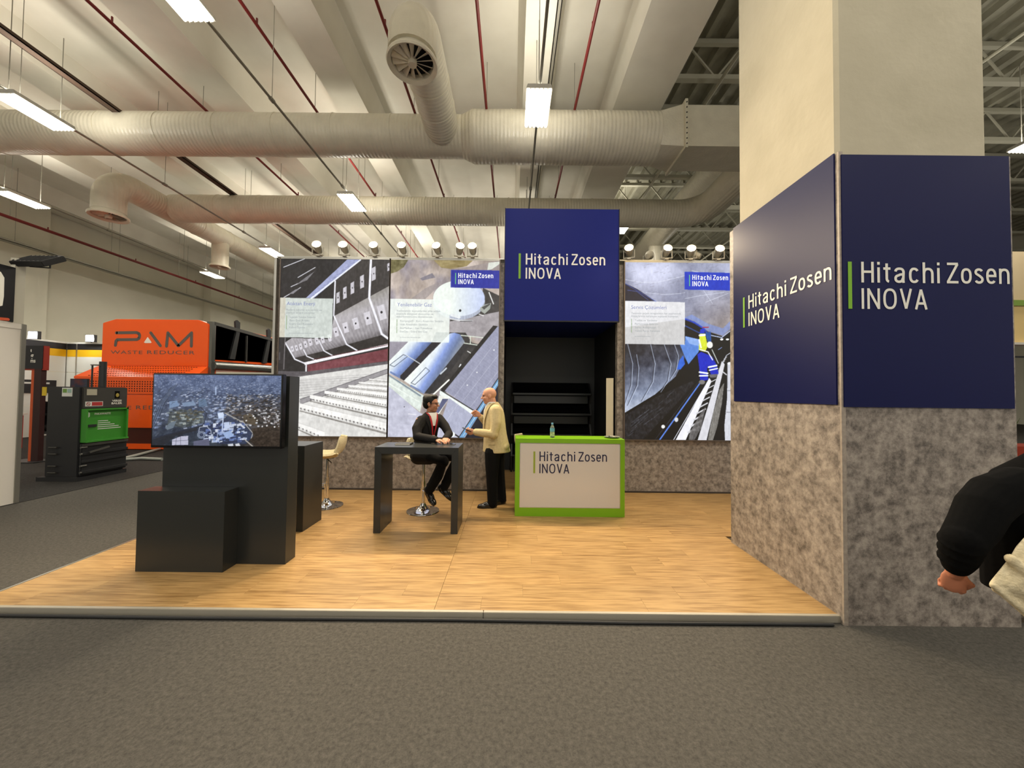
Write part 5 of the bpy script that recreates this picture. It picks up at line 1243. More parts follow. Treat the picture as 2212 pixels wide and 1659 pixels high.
tri = S([(560, 330), (605, 265), (653, 330), (640, 338), (572, 338)])
poly_plate('letter_triangle', [(atY(a_, b2, PYU).x, atY(a_, b2, PYU).z) for a_, b2 in tri][::-1], m_letter_w, t, (0, PYU, 0), (1, 0, 0), (0, 0, 1), lift=0.005)
p0 = atY(sx(162), sy(465), PYU); p1 = atY(sx(542), sy(430), PYU); p2 = atY(sx(597), sy(468), PYU); p3 = atY(sx(1166), sy(432), PYU)
fit_text('lettering', 'WASTE', m_ltr, t, (0, PYU, 0), (1, 0, 0), (0, 0, 1), p0.x, p1.x, p0.z, p1.z, spacing=1.15, lift=0.004)
fit_text('lettering', 'REDUCER', m_ltr, t, (0, PYU, 0), (1, 0, 0), (0, 0, 1), p2.x, p3.x, p2.z, p3.z, spacing=1.15, lift=0.004)
p0 = atY(262, 884, PYL); p1 = atY(284, 877, PYL); p2 = atY(294, 884, PYL); p3 = atY(398, 877, PYL); p4 = atY(212, 884, PYL)
fit_text('lettering', 'WASTE', m_ltr, t, (0, PYL, 0), (1, 0, 0), (0, 0, 1), p4.x, p1.x, p0.z, p1.z, spacing=1.15, lift=0.004)
fit_text('lettering', 'REDUCER', m_ltr, t, (0, PYL, 0), (1, 0, 0), (0, 0, 1), p2.x, p3.x, p2.z, p3.z, spacing=1.15, lift=0.004)
# hopper at the right side
HX = -8.95
hp = MB(); 
hp.prism([(11.1, 2.62), (14.1, 2.75), (14.1, 3.62), (11.1, 3.72)], 'x', HX-0.6, HX-0.02); hp.build('hopper_bin', m_blackgloss, t)
bx(HX-0.1, HX+0.06, 10.92, 11.06, 1.4, 3.74).build('frame_post', m_stl, t)
bx(HX-0.1, HX+0.06, 14.05, 14.2, 0.0, 3.66).build('frame_post', m_stl, t)
MB().bar((HX, 11.0, 3.70), (HX, 14.15, 3.58), 0.12, 0.10).build('top_beam', m_bl2, t)
MB().tube([(HX+0.02, 11.0, 2.44), (HX+0.02, 14.15, 2.52)], 0.14, 14).build('lower_beam', m_stl, t, smooth=True)
for y in (11.75, 13.3):
    MB().prism([(y-0.1, 2.7), (y+0.14, 3.55), (y+0.10, 3.92), (y+0.18, 3.98), (y+0.30, 3.92), (y+0.30, 3.60), (y+0.12, 2.7)], 'x', HX-0.01, HX+0.05).build('lifting_lug', m_black, t)
for y in (12.4, 13.8): bx(HX-0.02, HX+0.03, y, y+0.04, 2.65, 3.55).build('rib', m_bl2, t)
bx(HX-0.7, HX-0.1, 11.2, 14.0, 0.1, 2.2).build('lower_machinery', m_bl, t)
bx(HX-0.12, HX-0.08, 12.6, 13.2, 2.1, 2.22).build('orange_guard', m_or, t)
# hoses
t = thing('floor_hose', (-8.4, 8.5, 0), 'pale grey hose lying on the dark carpet behind the baler', 'hose')
for k, (pa, pb, pc) in enumerate((((268, 990), (300, 982), (345, 970)), ((268, 993), (305, 990), (350, 992)))):
    MB().tube([atZ(*pa, 0.04), atZ(*pb, 0.05), atZ(*pc, 0.04)], 0.035, 10).build('hose_run', mat('hose_grey', (150, 154, 146), 0.5), t, smooth=True)

# ------------------------------------------------------------------ far stand with yellow stripe
FY, FX = 13.6, -16.4
m_wl = mat('shell_panel_white', (226, 228, 220), 0.6); m_yl = mat('shell_stripe_yellow', (236, 186, 16), 0.6); m_bk = mat('shell_stripe_black', (30, 30, 34), 0.6)
t = thing('far_stand', (FX, FY, 0), 'distant white shell stand with black and yellow fascia stripe', 'stand')
k = 0
for x0 in (FX, FX+0.37, FX+1.6, FX+2.8):
    x1 = {0: FX+0.37, 1: FX+1.6, 2: FX+2.8, 3: FX+4.0}[k]; k += 1
    for z0, z1, m_ in ((0.05, 1.1, m_wl), (1.12, 2.30, m_wl), (2.32, 2.88, m_wl), (2.88, 3.14, m_yl), (3.14, 3.36, m_bk)):
        bx(x0+0.02, x1-0.02, FY, FY+0.03, z0, z1).build('wall_panel', m_, t)
    bx(x0-0.02, x0+0.02, FY-0.01, FY+0.04, 0.0, 3.38).build('profile', m_alu, t)
for y0, y1 in ((12.4, 13.6), (11.2, 12.4)):
    for z0, z1, m_ in ((0.05, 1.1, m_wl), (1.12, 2.30, m_wl), (2.32, 2.88, m_wl), (2.88, 3.14, m_yl), (3.14, 3.36, m_bk)):
        bx(FX-0.03, FX, y0+0.02, y1-0.02, z0, z1).build('wall_panel', m_, t)
bx(FX, FX+4, FY-0.02, FY+0.05, 3.36, 3.42).build('top_rail', m_wl, t); bx(FX-0.04, FX+0.02, 11.2, FY, 3.36, 3.42).build('top_rail', m_wl, t)
t2 = bx(FX+0.01, FX+0.04, 11.0, 13.3, 1.55, 2.0).build('notice_board', m_bk, None); tag(t2, 'black notice board with a white line on the far stand wall', 'board')
bx(FX+0.04, FX+0.045, 12.4, 13.1, 1.86, 1.92).build('white_line', m_pap, t2)
m_fl = emat('floodlight_glass', (250, 250, 255), 30.0)
for nme, px, py, Y in (('above the totem sign', 72, 724, 12.0), ('left of the orange machine', 195, 731, 13.4)):
    p = atY(px, py, Y)
    f = thing('stand_floodlight', p, 'dazzling white floodlight on the far stand rail, %s' % nme, 'floodlight', 'lit floodlights on the far stand')
    bx(p.x-0.16, p.x+0.16, p.y-0.02, p.y+0.08, p.z-0.13, p.z+0.13).build('housing', m_bl, f)
    bx(p.x-0.14, p.x+0.14, p.y-0.026, p.y-0.02, p.z-0.11, p.z+0.11).build('glass', m_fl, f)
    MB().cyl((p.x, p.y+0.03, p.z-0.13), (p.x, p.y+0.05, 3.40), 0.02, n=8).build('stem', m_bl, f)
    ld = bpy.data.lights.new('floodlight_light', 'SPOT'); ld.energy = 80; ld.spot_size = R(140); ld.shadow_soft_size = 0.1
    lo = bpy.data.objects.new('floodlight_light', ld); C.objects.link(lo); lo.location = p + Vector((0, -0.06, 0)); lo.rotation_euler = (R(70), 0, 0); attach(lo, f)
# totem sign
t = thing('totem_sign', (-10.9, 8.6, 0), 'black totem sign on orange-edged posts behind the white partition', 'sign')
Y = 8.6; a = atY(97, 797, Y); b_ = atY(66, 747, Y)
m_rd = mat('totem_red_edge', (150, 44, 30), 0.5)
bx(a.x-1.2, a.x, Y-0.05, Y+0.05, a.z, b_.z).build('sign_board', m_bk, t); bx(a.x-1.2, a.x+0.02, Y-0.04, Y+0.06, a.z-0.03, a.z).build('sign_edge', m_rd, t); bx(a.x, a.x+0.02, Y-0.04, Y+0.06, a.z, b_.z).build('sign_edge', m_rd, t)
p = atY(76, 900, Y); q = atY(91, 900, Y)
bx(p.x, q.x, Y-0.05, Y+0.05, 0.02, a.z).build('post', mat('totem_dark_red', (48, 22, 22), 0.5), t); bx(p.x-0.09, p.x, Y-0.03, Y+0.05, 0.02, a.z-0.03).build('post_edge', mat('totem_orange', (196, 84, 40), 0.5), t)
bx(p.x-0.5, q.x+0.1, Y-0.2, Y+0.25, 0.006, 0.03).build('foot_plate', m_bl, t)
for s_, xa, xb, ya, yb in (('e', 66, 69, 760, 754), ('g', 66, 73, 773, 765), ('ms', 66, 77, 783, 777)):
    pa = atY(xa, ya, Y-0.05); pb = atY(xb, yb, Y-0.05)
    fit_text('lettering', s_, m_letter_w, t, (0, Y-0.05, 0), (1, 0, 0), (0, 0, 1), pa.x, pb.x, pa.z, pa.z + (pb.z-pa.z)*1.35, offset=0.02)
# visitor table in red
p = atZ(120, 962, 0.0); t = thing('visitor_table', (p.x, 9.9, 0), 'small red-skirted table with white top behind the baler', 'table')
bx(p.x-0.35, p.x+0.3, 9.6, 10.2, 0.05, 0.98).build('skirt', mat('red_skirt', (184, 40, 32), 0.7), t, bevel=0.02); bx(p.x-0.4, p.x+0.33, 9.55, 10.25, 0.98, 1.02).build('table_top', m_white, t)
bx(p.x-0.2, p.x+0.1, 9.6, 9.85, 1.02, 1.06).build('papers', m_pap, t)
t = thing('visitor_chair', (-11.3, 9.2, 0), 'dark slender chair under the seated visitor at far left', 'chair')
bx(-11.55, -11.1, 9.0, 9.4, 0.60, 0.66).build('seat', m_bl, t)
for dx, dy in ((-11.52, 9.03), (-11.13, 9.03), (-11.52, 9.37), (-11.13, 9.37)): MB().cyl((dx, dy, 0.006), (dx, dy, 0.6), 0.02, n=8).build('leg', m_bl, t)
bx(-11.56, -11.52, 9.0, 9.4, 0.66, 1.1).build('backrest', m_bl, t)
# monitor behind baler
Y = 9.0; a = atY(152, 818, Y); b_ = atY(189, 842, Y)
t = thing('side_monitor', (a.x+0.2, Y, 0), 'small dark monitor on a stand just behind the baler', 'monitor')
bx(a.x, b_.x, Y, Y+0.04, b_.z-0.12, a.z).build('casing', m_bl, t); bx(a.x+0.015, b_.x-0.015, Y-0.003, Y, b_.z-0.1, a.z-0.015).build('screen', mat('monitor_screen', (62, 68, 84), 0.2, col2=(120, 70, 60), scale=4, contrast=(0.5, 0.75)), t)
MB().cyl(((a.x+b_.x)/2, Y+0.03, 0.03), ((a.x+b_.x)/2, Y+0.03, a.z-0.3), 0.03, n=10).build('stand_pole', m_bl, t); bx(a.x, b_.x, Y-0.2, Y+0.25, 0.006, 0.03).build('stand_foot', m_bl, t)

# ------------------------------------------------------------------ slice of another stand at the right edge
t = thing('right_stand', (13.5, 10, 0), 'slice of a beige stand with green and cream bands at the right border', 'stand')
Y = 9.4; zof = lambda py, Y=9.4: atY(2200, py, Y).z; X0 = atY(2150, 700, Y).x
m_bei = mat('stand_beige', (206, 186, 150), 0.7); 
bx(X0, X0+4, Y+0.4, Y+0.5, zof(640), zof(530)).build('upper_panel', m_bei, t); bx(X0, X0+4, Y, Y+0.1, zof(660), zof(648)).build('green_band', mat('stand_green', (130, 160, 70), 0.6), t)
bx(X0, X0+4, Y+0.05, Y+0.2, zof(740), zof(660)).build('fascia', mat('stand_cream', (236, 206, 140), 0.6), t); bx(X0, X0+4, Y-0.05, Y+0.2, zof(745), zof(740)).build('fascia_edge', m_white, t)
bx(X0, X0+4, Y+3, Y+3.1, 0.0, zof(745)+0.3).build('rear_wall', m_wl, t)
px_ = atY(2198, 800, Y); MB().cyl((px_.x, Y+0.1, 0.0), (px_.x, Y+0.1, zof(745)), 0.04, n=10).build('black_post', m_bl, t)
bx(px_.x-0.4, px_.x+3, Y+0.09, Y+0.12, zof(772), zof(768)).build('rail', m_bl, t)
bx(X0, X0+3, Y+0.5, Y+1.2, 0.0, zof(970)).build('red_bench', mat('bench_red', (176, 60, 34), 0.6), t)
tp = thing('potted_plant', (px_.x+0.1, Y+0.3, 0), 'spiky potted plant peeking out right of the column', 'plant')
MB().lathe([(0.10, 0.0), (0.15, 0.4), (0.16, 0.42), (0.13, 0.42)], px_.x+0.1, Y+0.35, 16).build('pot', m_bl, tp, smooth=True)
for k in range(16):
    a = k*2.4; h_ = 0.7 + 0.45*((k*0.618) % 1); r_ = 0.12 + 0.2*((k*0.41) % 1)
    MB().tube([(px_.x+0.1, Y+0.35, 0.4), (px_.x+0.1 + r_*0.5*math.cos(a), Y+0.35 + r_*0.5*math.sin(a), 0.4+h_*0.6), (px_.x+0.1 + r_*math.cos(a), Y+0.35 + r_*math.sin(a), 0.4+h_)], [0.02, 0.016, 0.002], 5).build('leaf', mat('leaf_green', (92, 112, 50), 0.6), tp)
# ------------------------------------------------------------------ people
def remesh(mb, voxel=0.008, iters=6, fac=0.5):
    me = bpy.data.meshes.new('figure_tmp'); me.from_pydata([tuple(v) for v in mb.v], [], mb.f)
    bm = bmesh.new(); bm.from_mesh(me); bmesh.ops.recalc_face_normals(bm, faces=bm.faces); bm.to_mesh(me); bm.free()
    o = bpy.data.objects.new('figure_tmp', me); C.objects.link(o)
    r = o.modifiers.new('r', 'REMESH'); r.mode = 'VOXEL'; r.voxel_size = voxel; r.use_smooth_shade = True
    s_ = o.modifiers.new('s', 'SMOOTH'); s_.factor = fac; s_.iterations = iters
    dg = bpy.context.evaluated_depsgraph_get(); dg.update()
    out = bpy.data.meshes.new_from_object(o.evaluated_get(dg))
    bpy.data.objects.remove(o); bpy.data.meshes.remove(me)
    out.polygons.foreach_set('use_smooth', [True]*len(out.polygons)); out.update()
    out.materials.clear()
    return out
class Torso:
    """stack of oval sections (centre, half width along right, half depth along forward, heading in degrees)"""
    def __init__(s, secs): s.secs = [(Vector(c), a, b, h) for c, a, b, h in secs]
    def pt(s, t, ang, off=0.0):
        n = len(s.secs)-1; f = max(0, min(n-1e-6, t*n)); i = int(f); f -= i
        c0, a0, b0, h0 = s.secs[i]; c1, a1, b1, h1 = s.secs[i+1]
        c = c0.lerp(c1, f); a = a0+(a1-a0)*f + off; b = b0+(b1-b0)*f + off; h = R(h0+(h1-h0)*f)
        fw = Vector((math.cos(h), math.sin(h), 0)); rt = Vector((math.sin(h), -math.cos(h), 0))
        return c + rt*(a*math.sin(ang)) + fw*(b*math.cos(ang))
    def add(s, mb, n=24, m=14, off=0.0):
        vs_ = [s.pt(j/(m-1), 2*math.pi*k/n, off) for j in range(m) for k in range(n)]
        fs = [(j*n+k, j*n+(k+1) % n, (j+1)*n+(k+1) % n, (j+1)*n+k) for j in range(m-1) for k in range(n)]
        fs += [tuple(range(n-1, -1, -1)), tuple((m-1)*n+k for k in range(n))]
        return mb.add(vs_, fs)
    def patch(s, pts, off, th=0.004, nu=6):
        """quad strip on the surface: pts = list of (t, ang_left, ang_right)"""
        mb = MB(); vs_ = []; w = nu+1
        for lay in (off, off+th):
            for t, a0, a1 in pts:
                for i in range(w): vs_.append(s.pt(t, a0+(a1-a0)*i/nu, lay))
        n = len(pts); N = n*w; fs = []
        for j in range(n-1):
            for i in range(nu):
                a = j*w+i; fs.append((a, a+1, a+1+w, a+w)); fs.append((a+N, a+w+N, a+1+w+N, a+1+N))
        for j in range(n-1):
            fs.append((j*w, (j+1)*w, (j+1)*w+N, j*w+N)); fs.append((j*w+nu, j*w+nu+N, (j+1)*w+nu+N, (j+1)*w+nu))
        fs.append(tuple(range(0, w)) + tuple(range(N+w-1, N-1, -1))); fs.append(tuple(range((n-1)*w, n*w)) + tuple(range(N+n*w-1, N+(n-1)*w-1, -1)))
        return mb.add(vs_, fs)
def frame(c, yaw, pitch=0, roll=0):
    return Matrix.Translation(c) @ Matrix.Rotation(R(yaw), 4, 'Z') @ Matrix.Rotation(R(pitch), 4, 'Y') @ Matrix.Rotation(R(roll), 4, 'X')
def add_head(mb, F, k=1.0):
    """head in frame F: +X forward, +Z up, origin at the head centre (ear height)"""
    T = lambda x, y, z: F @ Vector((x*k, y*k, z*k)); rot = F.to_3x3()
    mb.ell(T(-0.012, 0, 0.030), (0.096*k, 0.077*k, 0.088*k), rot, 24, 16)       # skull
    mb.ell(T(0.030, 0, -0.030), (0.058*k, 0.062*k, 0.072*k), rot, 20, 12)       # face
    mb.ell(T(0.046, 0, -0.082), (0.036*k, 0.040*k, 0.030*k), rot, 16, 10)       # chin
    mb.ell(T(0.010, 0, -0.070), (0.060*k, 0.056*k, 0.036*k), rot, 16, 10)       # jaw
    mb.caps_chain([T(0.082, 0, 0.018), T(0.100, 0, -0.012), T(0.108, 0, -0.024)], [0.008*k, 0.011*k, 0.012*k])   # nose
    mb.ell(T(0.098, 0.010, -0.028), (0.010*k, 0.009*k, 0.008*k), rot, 8, 6); mb.ell(T(0.098, -0.010, -0.028), (0.010*k, 0.009*k, 0.008*k), rot, 8, 6)
    mb.caps_chain([T(0.068, -0.040, 0.026), T(0.083, 0, 0.028), T(0.068, 0.040, 0.026)], [0.010*k, 0.011*k, 0.010*k])   # brow
    mb.caps_chain([T(0.080, -0.020, -0.054), T(0.090, 0, -0.055), T(0.080, 0.020, -0.054)], [0.007*k, 0.008*k, 0.007*k])   # lips
    for s_ in (-1, 1):
        mb.ell(T(-0.004, 0.078*s_, -0.006), (0.020*k, 0.009*k, 0.032*k), rot, 12, 8)
        mb.ell(T(0.056, 0.040*s_, -0.024), (0.024*k, 0.020*k, 0.022*k), rot, 12, 8)
def add_hand(mb, wrist, d, n_, side=1, curl=25, spread=6, k=1.0, thumb_in=20):
    """palm and five fingers; d = pointing direction, n_ = palm normal, side = +1 thumb towards d x n_"""
    d = Vector(d).normalized(); n_ = Vector(n_); n_ = (n_ - d*n_.dot(d)).normalized(); sd = d.cross(n_)*side
    w = Vector(wrist)
    rot = Matrix((d, sd, n_)).transposed()
    mb.ell(w + d*0.048*k, (0.056*k, 0.042*k, 0.017*k), rot, 16, 10)
    mb.ell(w + d*0.035*k + sd*0.022*k + n_*0.006*k, (0.036*k, 0.020*k, 0.017*k), rot, 12, 8)
    L = [(0.030, 0.040), (0.010, 0.045), (-0.011, 0.042), (-0.030, 0.033)]
    for i, (off, ln) in enumerate(L):
        b = w + d*(0.088 - (0.006 if i == 3 else 0))*k + sd*off*k; a = R(spread*(1.5-i)); dd = (d*math.cos(a) + sd*math.sin(a)).normalized()
        pts = [b - d*0.02*k, b]; c = R(curl + 4*i); tot = 0
        for j, f in enumerate((1.0, 0.65, 0.5)):
            tot += c if j else c*0.8
            pts.append(pts[-1] + (dd*math.cos(tot) + n_*math.sin(tot))*ln*f*k)
        mb.caps_chain(pts, [0.009*k, 0.009*k, 0.0086*k, 0.008*k, 0.007*k], 10)
    tb = w + d*0.030*k + sd*0.030*k; a = R(thumb_in)
    p1 = tb + (d*0.7 + sd*0.65 + n_*0.3).normalized()*0.036*k
    p2 = p1 + (d*0.9 + sd*(0.3 - math.sin(a)) + n_*0.35).normalized()*0.030*k
    p3 = p2 + (d*0.9 - sd*math.sin(a)*1.2 + n_*0.35).normalized()*0.024*k
    mb.caps_chain([tb, p1, p2, p3], [0.013*k, 0.0115*k, 0.010*k, 0.008*k], 10)
def add_shoe(mb, heel, d, L=0.29, up=(0, 0, 1)):
    d = Vector(d).normalized(); up = Vector(up).normalized(); sd = d.cross(up).normalized(); up = sd.cross(d); h = Vector(heel)
    rot = Matrix((d, sd, up)).transposed()
    mb.ell(h + d*0.05 + up*0.045, (0.058, 0.040, 0.046), rot, 16, 10); mb.ell(h + d*0.06 + up*0.085, (0.05, 0.042, 0.04), rot, 16, 10)
    mb.ell(h + d*0.14 + up*0.045, (0.08, 0.043, 0.042), rot, 16, 10); mb.ell(h + d*0.205 + up*0.032, (0.078, 0.046, 0.030), rot, 16, 10)
    sole = MB(); n = 20; out = []
    for k in range(n):
        a = 2*math.pi*k/n; x = L/2 + L/2*math.cos(a)*0.98; wd = 0.036 + 0.012*(x/L > 0.5)
        out.append((x, wd*math.sin(a)))
    vs_ = [h + d*x + sd*y for x, y in out] + [h + d*x + sd*y + up*0.022 for x, y in out]
    mb.add(vs_, [tuple(range(n-1, -1, -1)), tuple(range(n, 2*n))] + [(i, (i+1) % n, (i+1) % n+n, i+n) for i in range(n)])
def eyes(t, F, k, parent):
    for s_ in (-1, 1):
        MB().ell(F @ Vector((0.077*k, 0.030*s_*k, 0.006*k)), (0.008*k, 0.012*k, 0.007*k), F.to_3x3(), 10, 8).build('eye', mat('eye_dark', (40, 30, 26), 0.2), parent, smooth=True)
m_skin = mat('skin_light', (206, 150, 120), 0.55); m_skin2 = mat('skin_tan', (176, 122, 92), 0.55); m_skin3 = mat('skin_hand', (190, 122, 92), 0.55)
m_suit = mat('suit_charcoal', (28, 27, 26), 0.9, col2=(36, 34, 33), scale=90, spec=0.2); m_trb = mat('trousers_black', (11, 11, 12), 0.9, spec=0.2); m_shoe = mat('shoe_black', (20, 19, 19), 0.25)
m_hair = mat('hair_black', (12, 10, 9), 0.6, col2=(24, 19, 17), scale=60, stretch=(1, 1, 4), spec=0.25); m_shirt = mat('shirt_white', (226, 224, 218), 0.8); m_red_l = mat('lanyard_red', (176, 30, 38), 0.6)
m_jkt = mat('jacket_beige', (206, 188, 142), 0.85, col2=(194, 176, 130), scale=40, bump=0.25, bscale=14); m_knit = mat('sweater_black', (8, 8, 9), 1.0, col2=(13, 13, 13), scale=120, spec=0.1); m_jean = mat('jeans_navy', (34, 40, 56), 0.85, col2=(46, 54, 72), scale=60); m_fleece = mat('fleece_cream', (226, 212, 178), 0.95, col2=(206, 190, 154), scale=50, bump=0.4, bscale=80)

# ---- seated man in dark suit
t = thing('person', (-1.22, 5.15, PZ), 'man in charcoal suit with red lanyard and glasses sitting at the bar table', 'person')
hip = Vector((-1.20, 5.17, 0.86)); yawT = -48
def V(*a): return Vector(a)
F = frame(V(-1.105, 5.10, 1.545), -8, 2)
shR, shL = V(-1.245, 4.985, 1.325), V(-1.0, 5.25, 1.335)
elR, haR = V(-1.225, 4.84, 1.125), V(-0.955, 4.705, 1.105)
elL, haL = V(-0.85, 5.06, 1.14), V(-0.86, 4.83, 1.105)
knR, anR = V(-0.895, 4.87, 0.80), V(-1.085, 4.97, 0.405)
knL, anL = V(-0.74, 5.10, 0.80), V(-0.90, 5.04, 0.43)
hpR, hpL = hip + V(-0.06, -0.09, 0), hip + V(0.05, 0.09, 0)
ts = Torso([((-1.20, 5.17, 0.80), 0.165, 0.14, -36), ((-1.20, 5.17, 0.95), 0.17, 0.145, -37), ((-1.185, 5.15, 1.10), 0.165, 0.135, -38), ((-1.16, 5.125, 1.24), 0.175, 0.13, -40), ((-1.14, 5.115, 1.34), 0.165, 0.11, -42), ((-1.13, 5.11, 1.40), 0.10, 0.085, -42), ((-1.12, 5.11, 1.435), 0.062, 0.068, -40)])
b = MB(); add_head(b, F); b.caps_chain([V(-1.125, 5.12, 1.36), V(-1.115, 5.11, 1.47)], [0.058, 0.056]); ts.add(b, off=-0.03)
for s_, e_, h_ in ((shR, elR, haR), (shL, elL, haL)): b.caps_chain([s_, e_, h_], [0.045, 0.036, 0.026])
add_hand(b, haR, haR - elR + V(0.1, 0.0, -0.02), V(0, 0, -1), side=-1, curl=18); add_hand(b, haL, V(0.2, -1, 0), V(0, 0, -1), side=1, curl=22)
for h_, k_, a_ in ((hpR, knR, anR), (hpL, knL, anL)): b.caps_chain([h_, k_, a_], [0.06, 0.045, 0.033])
obj('body', remesh(b, 0.006, 4), m_skin2, t); bo = [c for c in t.children][0]
eyes(t, F, 1, t)
b = MB(); ts.add(b)
b.caps_chain([shR + V(0.03, 0.02, -0.01), shR.lerp(elR, 0.5) + V(-0.015, 0, 0), elR, elR.lerp(haR, 0.55), haR], [0.078, 0.068, 0.062, 0.052, 0.044]); b.caps_chain([shL + V(-0.03, -0.02, -0.01), shL.lerp(elL, 0.5), elL, haL], [0.078, 0.064, 0.056, 0.044])
b.caps_chain([hpR + V(0, 0, -0.02), hpR.lerp(knR, 0.45) + V(0, 0, 0.0)], [0.125, 0.098]); b.caps_chain([hpL, hpL.lerp(knL, 0.4)], [0.12, 0.09])
obj('jacket', remesh(b, 0.008, 6), m_suit, t)
ts.patch([(0.52, -0.10, 0.10), (0.60, -0.16, 0.16), (0.70, -0.26, 0.26), (0.80, -0.42, 0.42), (0.90, -0.7, 0.7), (0.97, -1.2, 1.2)], 0.010).build('shirt', m_shirt, t, smooth=True)
for s_ in (-1, 1):
    ts.patch([(0.36, 0.03*s_, 0.10*s_), (0.50, 0.10*s_, 0.22*s_), (0.64, 0.20*s_, 0.34*s_), (0.78, 0.36*s_, 0.52*s_), (0.90, 0.72*s_, 0.95*s_), (0.97, 1.1*s_, 1.4*s_)], 0.016, 0.004, 3).build('lanyard', m_red_l, t, smooth=True)
    ts.patch([(0.30, 0.10*s_, 0.16*s_), (0.50, 0.16*s_, 0.42*s_), (0.66, 0.26*s_, 0.72*s_), (0.74, 0.40*s_, 0.85*s_), (0.86, 0.66*s_, 1.05*s_), (0.97, 1.3*s_, 1.7*s_)], 0.010, 0.005, 4).build('lapel', m_suit, t, smooth=True)
ts.patch([(0.20, -0.14, 0.20), (0.36, -0.12, 0.16)], 0.02, 0.004, 3).build('badge', m_letter_w, t)
b = MB(); b.caps_chain([hpR, knR, knR.lerp(anR, 0.5) + V(0.02, -0.01, 0), anR], [0.105, 0.082, 0.074, 0.062]); b.caps_chain([hpL, knL, knL.lerp(anL, 0.5), anL], [0.105, 0.082, 0.07, 0.06]); b.ell(hip + V(0, 0, -0.03), (0.17, 0.17, 0.11))
obj('trousers', remesh(b, 0.008, 5), m_trb, t)
for a_, d_ in ((anR, V(0.55, -0.42, -0.62)), (anL, V(0.75, -0.1, -0.6))):
    b = MB(); dn = d_.normalized(); up = V(0, 0, 1) - dn*dn.z; up.normalize(); MB().caps_chain([a_ + V(0, 0, 0.06), a_ - V(0, 0, 0.03)], [0.042, 0.042]).build('sock', m_trb, t, smooth=True); add_shoe(b, a_ - dn*0.07 - up*0.085, dn, 0.28, up); obj('shoe', remesh(b, 0.006, 3), m_shoe, t)
b = MB(); rot = F.to_3x3()
b.ell(F @ V(-0.026, 0, 0.050), (0.098, 0.086, 0.086), rot, 24, 16); b.ell(F @ V(-0.060, 0, 0.000), (0.062, 0.078, 0.075), rot, 20, 12); b.ell(F @ V(0.03, 0.0, 0.098), (0.055, 0.06, 0.034), rot, 14, 10); b.ell(F @ V(-0.075, 0, 0.075), (0.05, 0.06, 0.05), rot)
for s_ in (-1, 1): b.ell(F @ V(0.012, 0.070*s_, 0.028), (0.018, 0.012, 0.045), rot)
obj('hair', remesh(b, 0.006, 2), m_hair, t)
g = MB()
for s_ in (-1, 1):
    rr = [F @ V(0.092, 0.032*s_ + 0.024*math.cos(q*math.pi/8), 0.006 + 0.018*math.sin(q*math.pi/8)) for q in range(17)]; g.tube(rr, 0.0022, 6); g.tube([F @ V(0.090, 0.056*s_, 0.010), F @ V(0.03, 0.078*s_, 0.012), F @ V(-0.01, 0.086*s_, 0.008)], 0.0025, 6)
g.tube([F @ V(0.094, -0.009, 0.010), F @ V(0.094, 0.009, 0.010)], 0.0025, 6); g.build('glasses', m_black, t, smooth=True)
b = MB(); b.ell(F @ V(0.092, 0, -0.0555), (0.007, 0.019, 0.004), rot, 12, 8); b.build('teeth', m_letter_w, t, smooth=True)

# ---- standing bald man in beige jacket
t = thing('person', (-0.30, 5.45, PZ), 'bald man in beige blazer and black trousers standing beside the counter', 'person')
F = frame(V(-0.335, 5.42, 1.66), 188, 6, 0)
ts = Torso([((-0.215, 5.45, 0.85), 0.215, 0.205, 190), ((-0.225, 5.45, 0.98), 0.21, 0.185, 190), ((-0.24, 5.45, 1.13), 0.20, 0.165, 190), ((-0.25, 5.45, 1.30), 0.215, 0.155, 190), ((-0.255, 5.45, 1.44), 0.205, 0.14, 190), ((-0.265, 5.45, 1.52), 0.13, 0.105, 190), ((-0.28, 5.44, 1.575), 0.07, 0.08, 190)])
shN, shF = V(-0.23, 5.26, 1.45), V(-0.29, 5.64, 1.45)
elN, haN = V(-0.275, 5.21, 1.13), V(-0.515, 5.20, 1.155)
elF, haF = V(-0.36, 5.66, 1.18), V(-0.475, 5.55, 1.365)
hN, kN, aN = V(-0.27, 5.35, 0.86), V(-0.275, 5.37, 0.50), V(-0.265, 5.39, 0.12)
hF, kF, aF = V(-0.22, 5.55, 0.86), V(-0.18, 5.58, 0.50), V(-0.135, 5.58, 0.13)
b = MB(); add_head(b, F, 1.04); b.caps_chain([V(-0.275, 5.44, 1.48), V(-0.31, 5.43, 1.62)], [0.07, 0.068]); ts.add(b, off=-0.035)
for s_, e_, h_ in ((shN, elN, haN), (shF, elF, haF)): b.caps_chain([s_, e_, h_], [0.045, 0.038, 0.027])
add_hand(b, haN, haN - elN + V(0, 0, 0.02), V(0.1, 0.9, 0.2), side=1, curl=40); add_hand(b, haF, V(-0.7, -0.2, 0.5), V(0.2, -0.9, -0.3), side=-1, curl=35)
for h_, k_, a_ in ((hN, kN, aN), (hF, kF, aF)): b.caps_chain([h_, k_, a_], [0.07, 0.05, 0.04])
obj('body', remesh(b, 0.006, 4), m_skin, t); eyes(t, F, 1.04, t)
b = MB(); ts.add(b)
b.caps_chain([shN + V(0, 0.03, 0), shN.lerp(elN, 0.5) + V(0.03, 0, 0), elN + V(0.015, 0, 0), elN.lerp(haN, 0.5), haN + V(0.02, 0, 0)], [0.092, 0.080, 0.072, 0.060, 0.050]); b.caps_chain([shF + V(0, -0.03, 0), shF.lerp(elF, 0.5), elF, haF + V(0.02, 0.02, -0.03)], [0.09, 0.078, 0.068, 0.048])
b.ell(V(-0.10, 5.44, 0.93), (0.075, 0.17, 0.085))
obj('blazer', remesh(b, 0.008, 5), m_jkt, t)
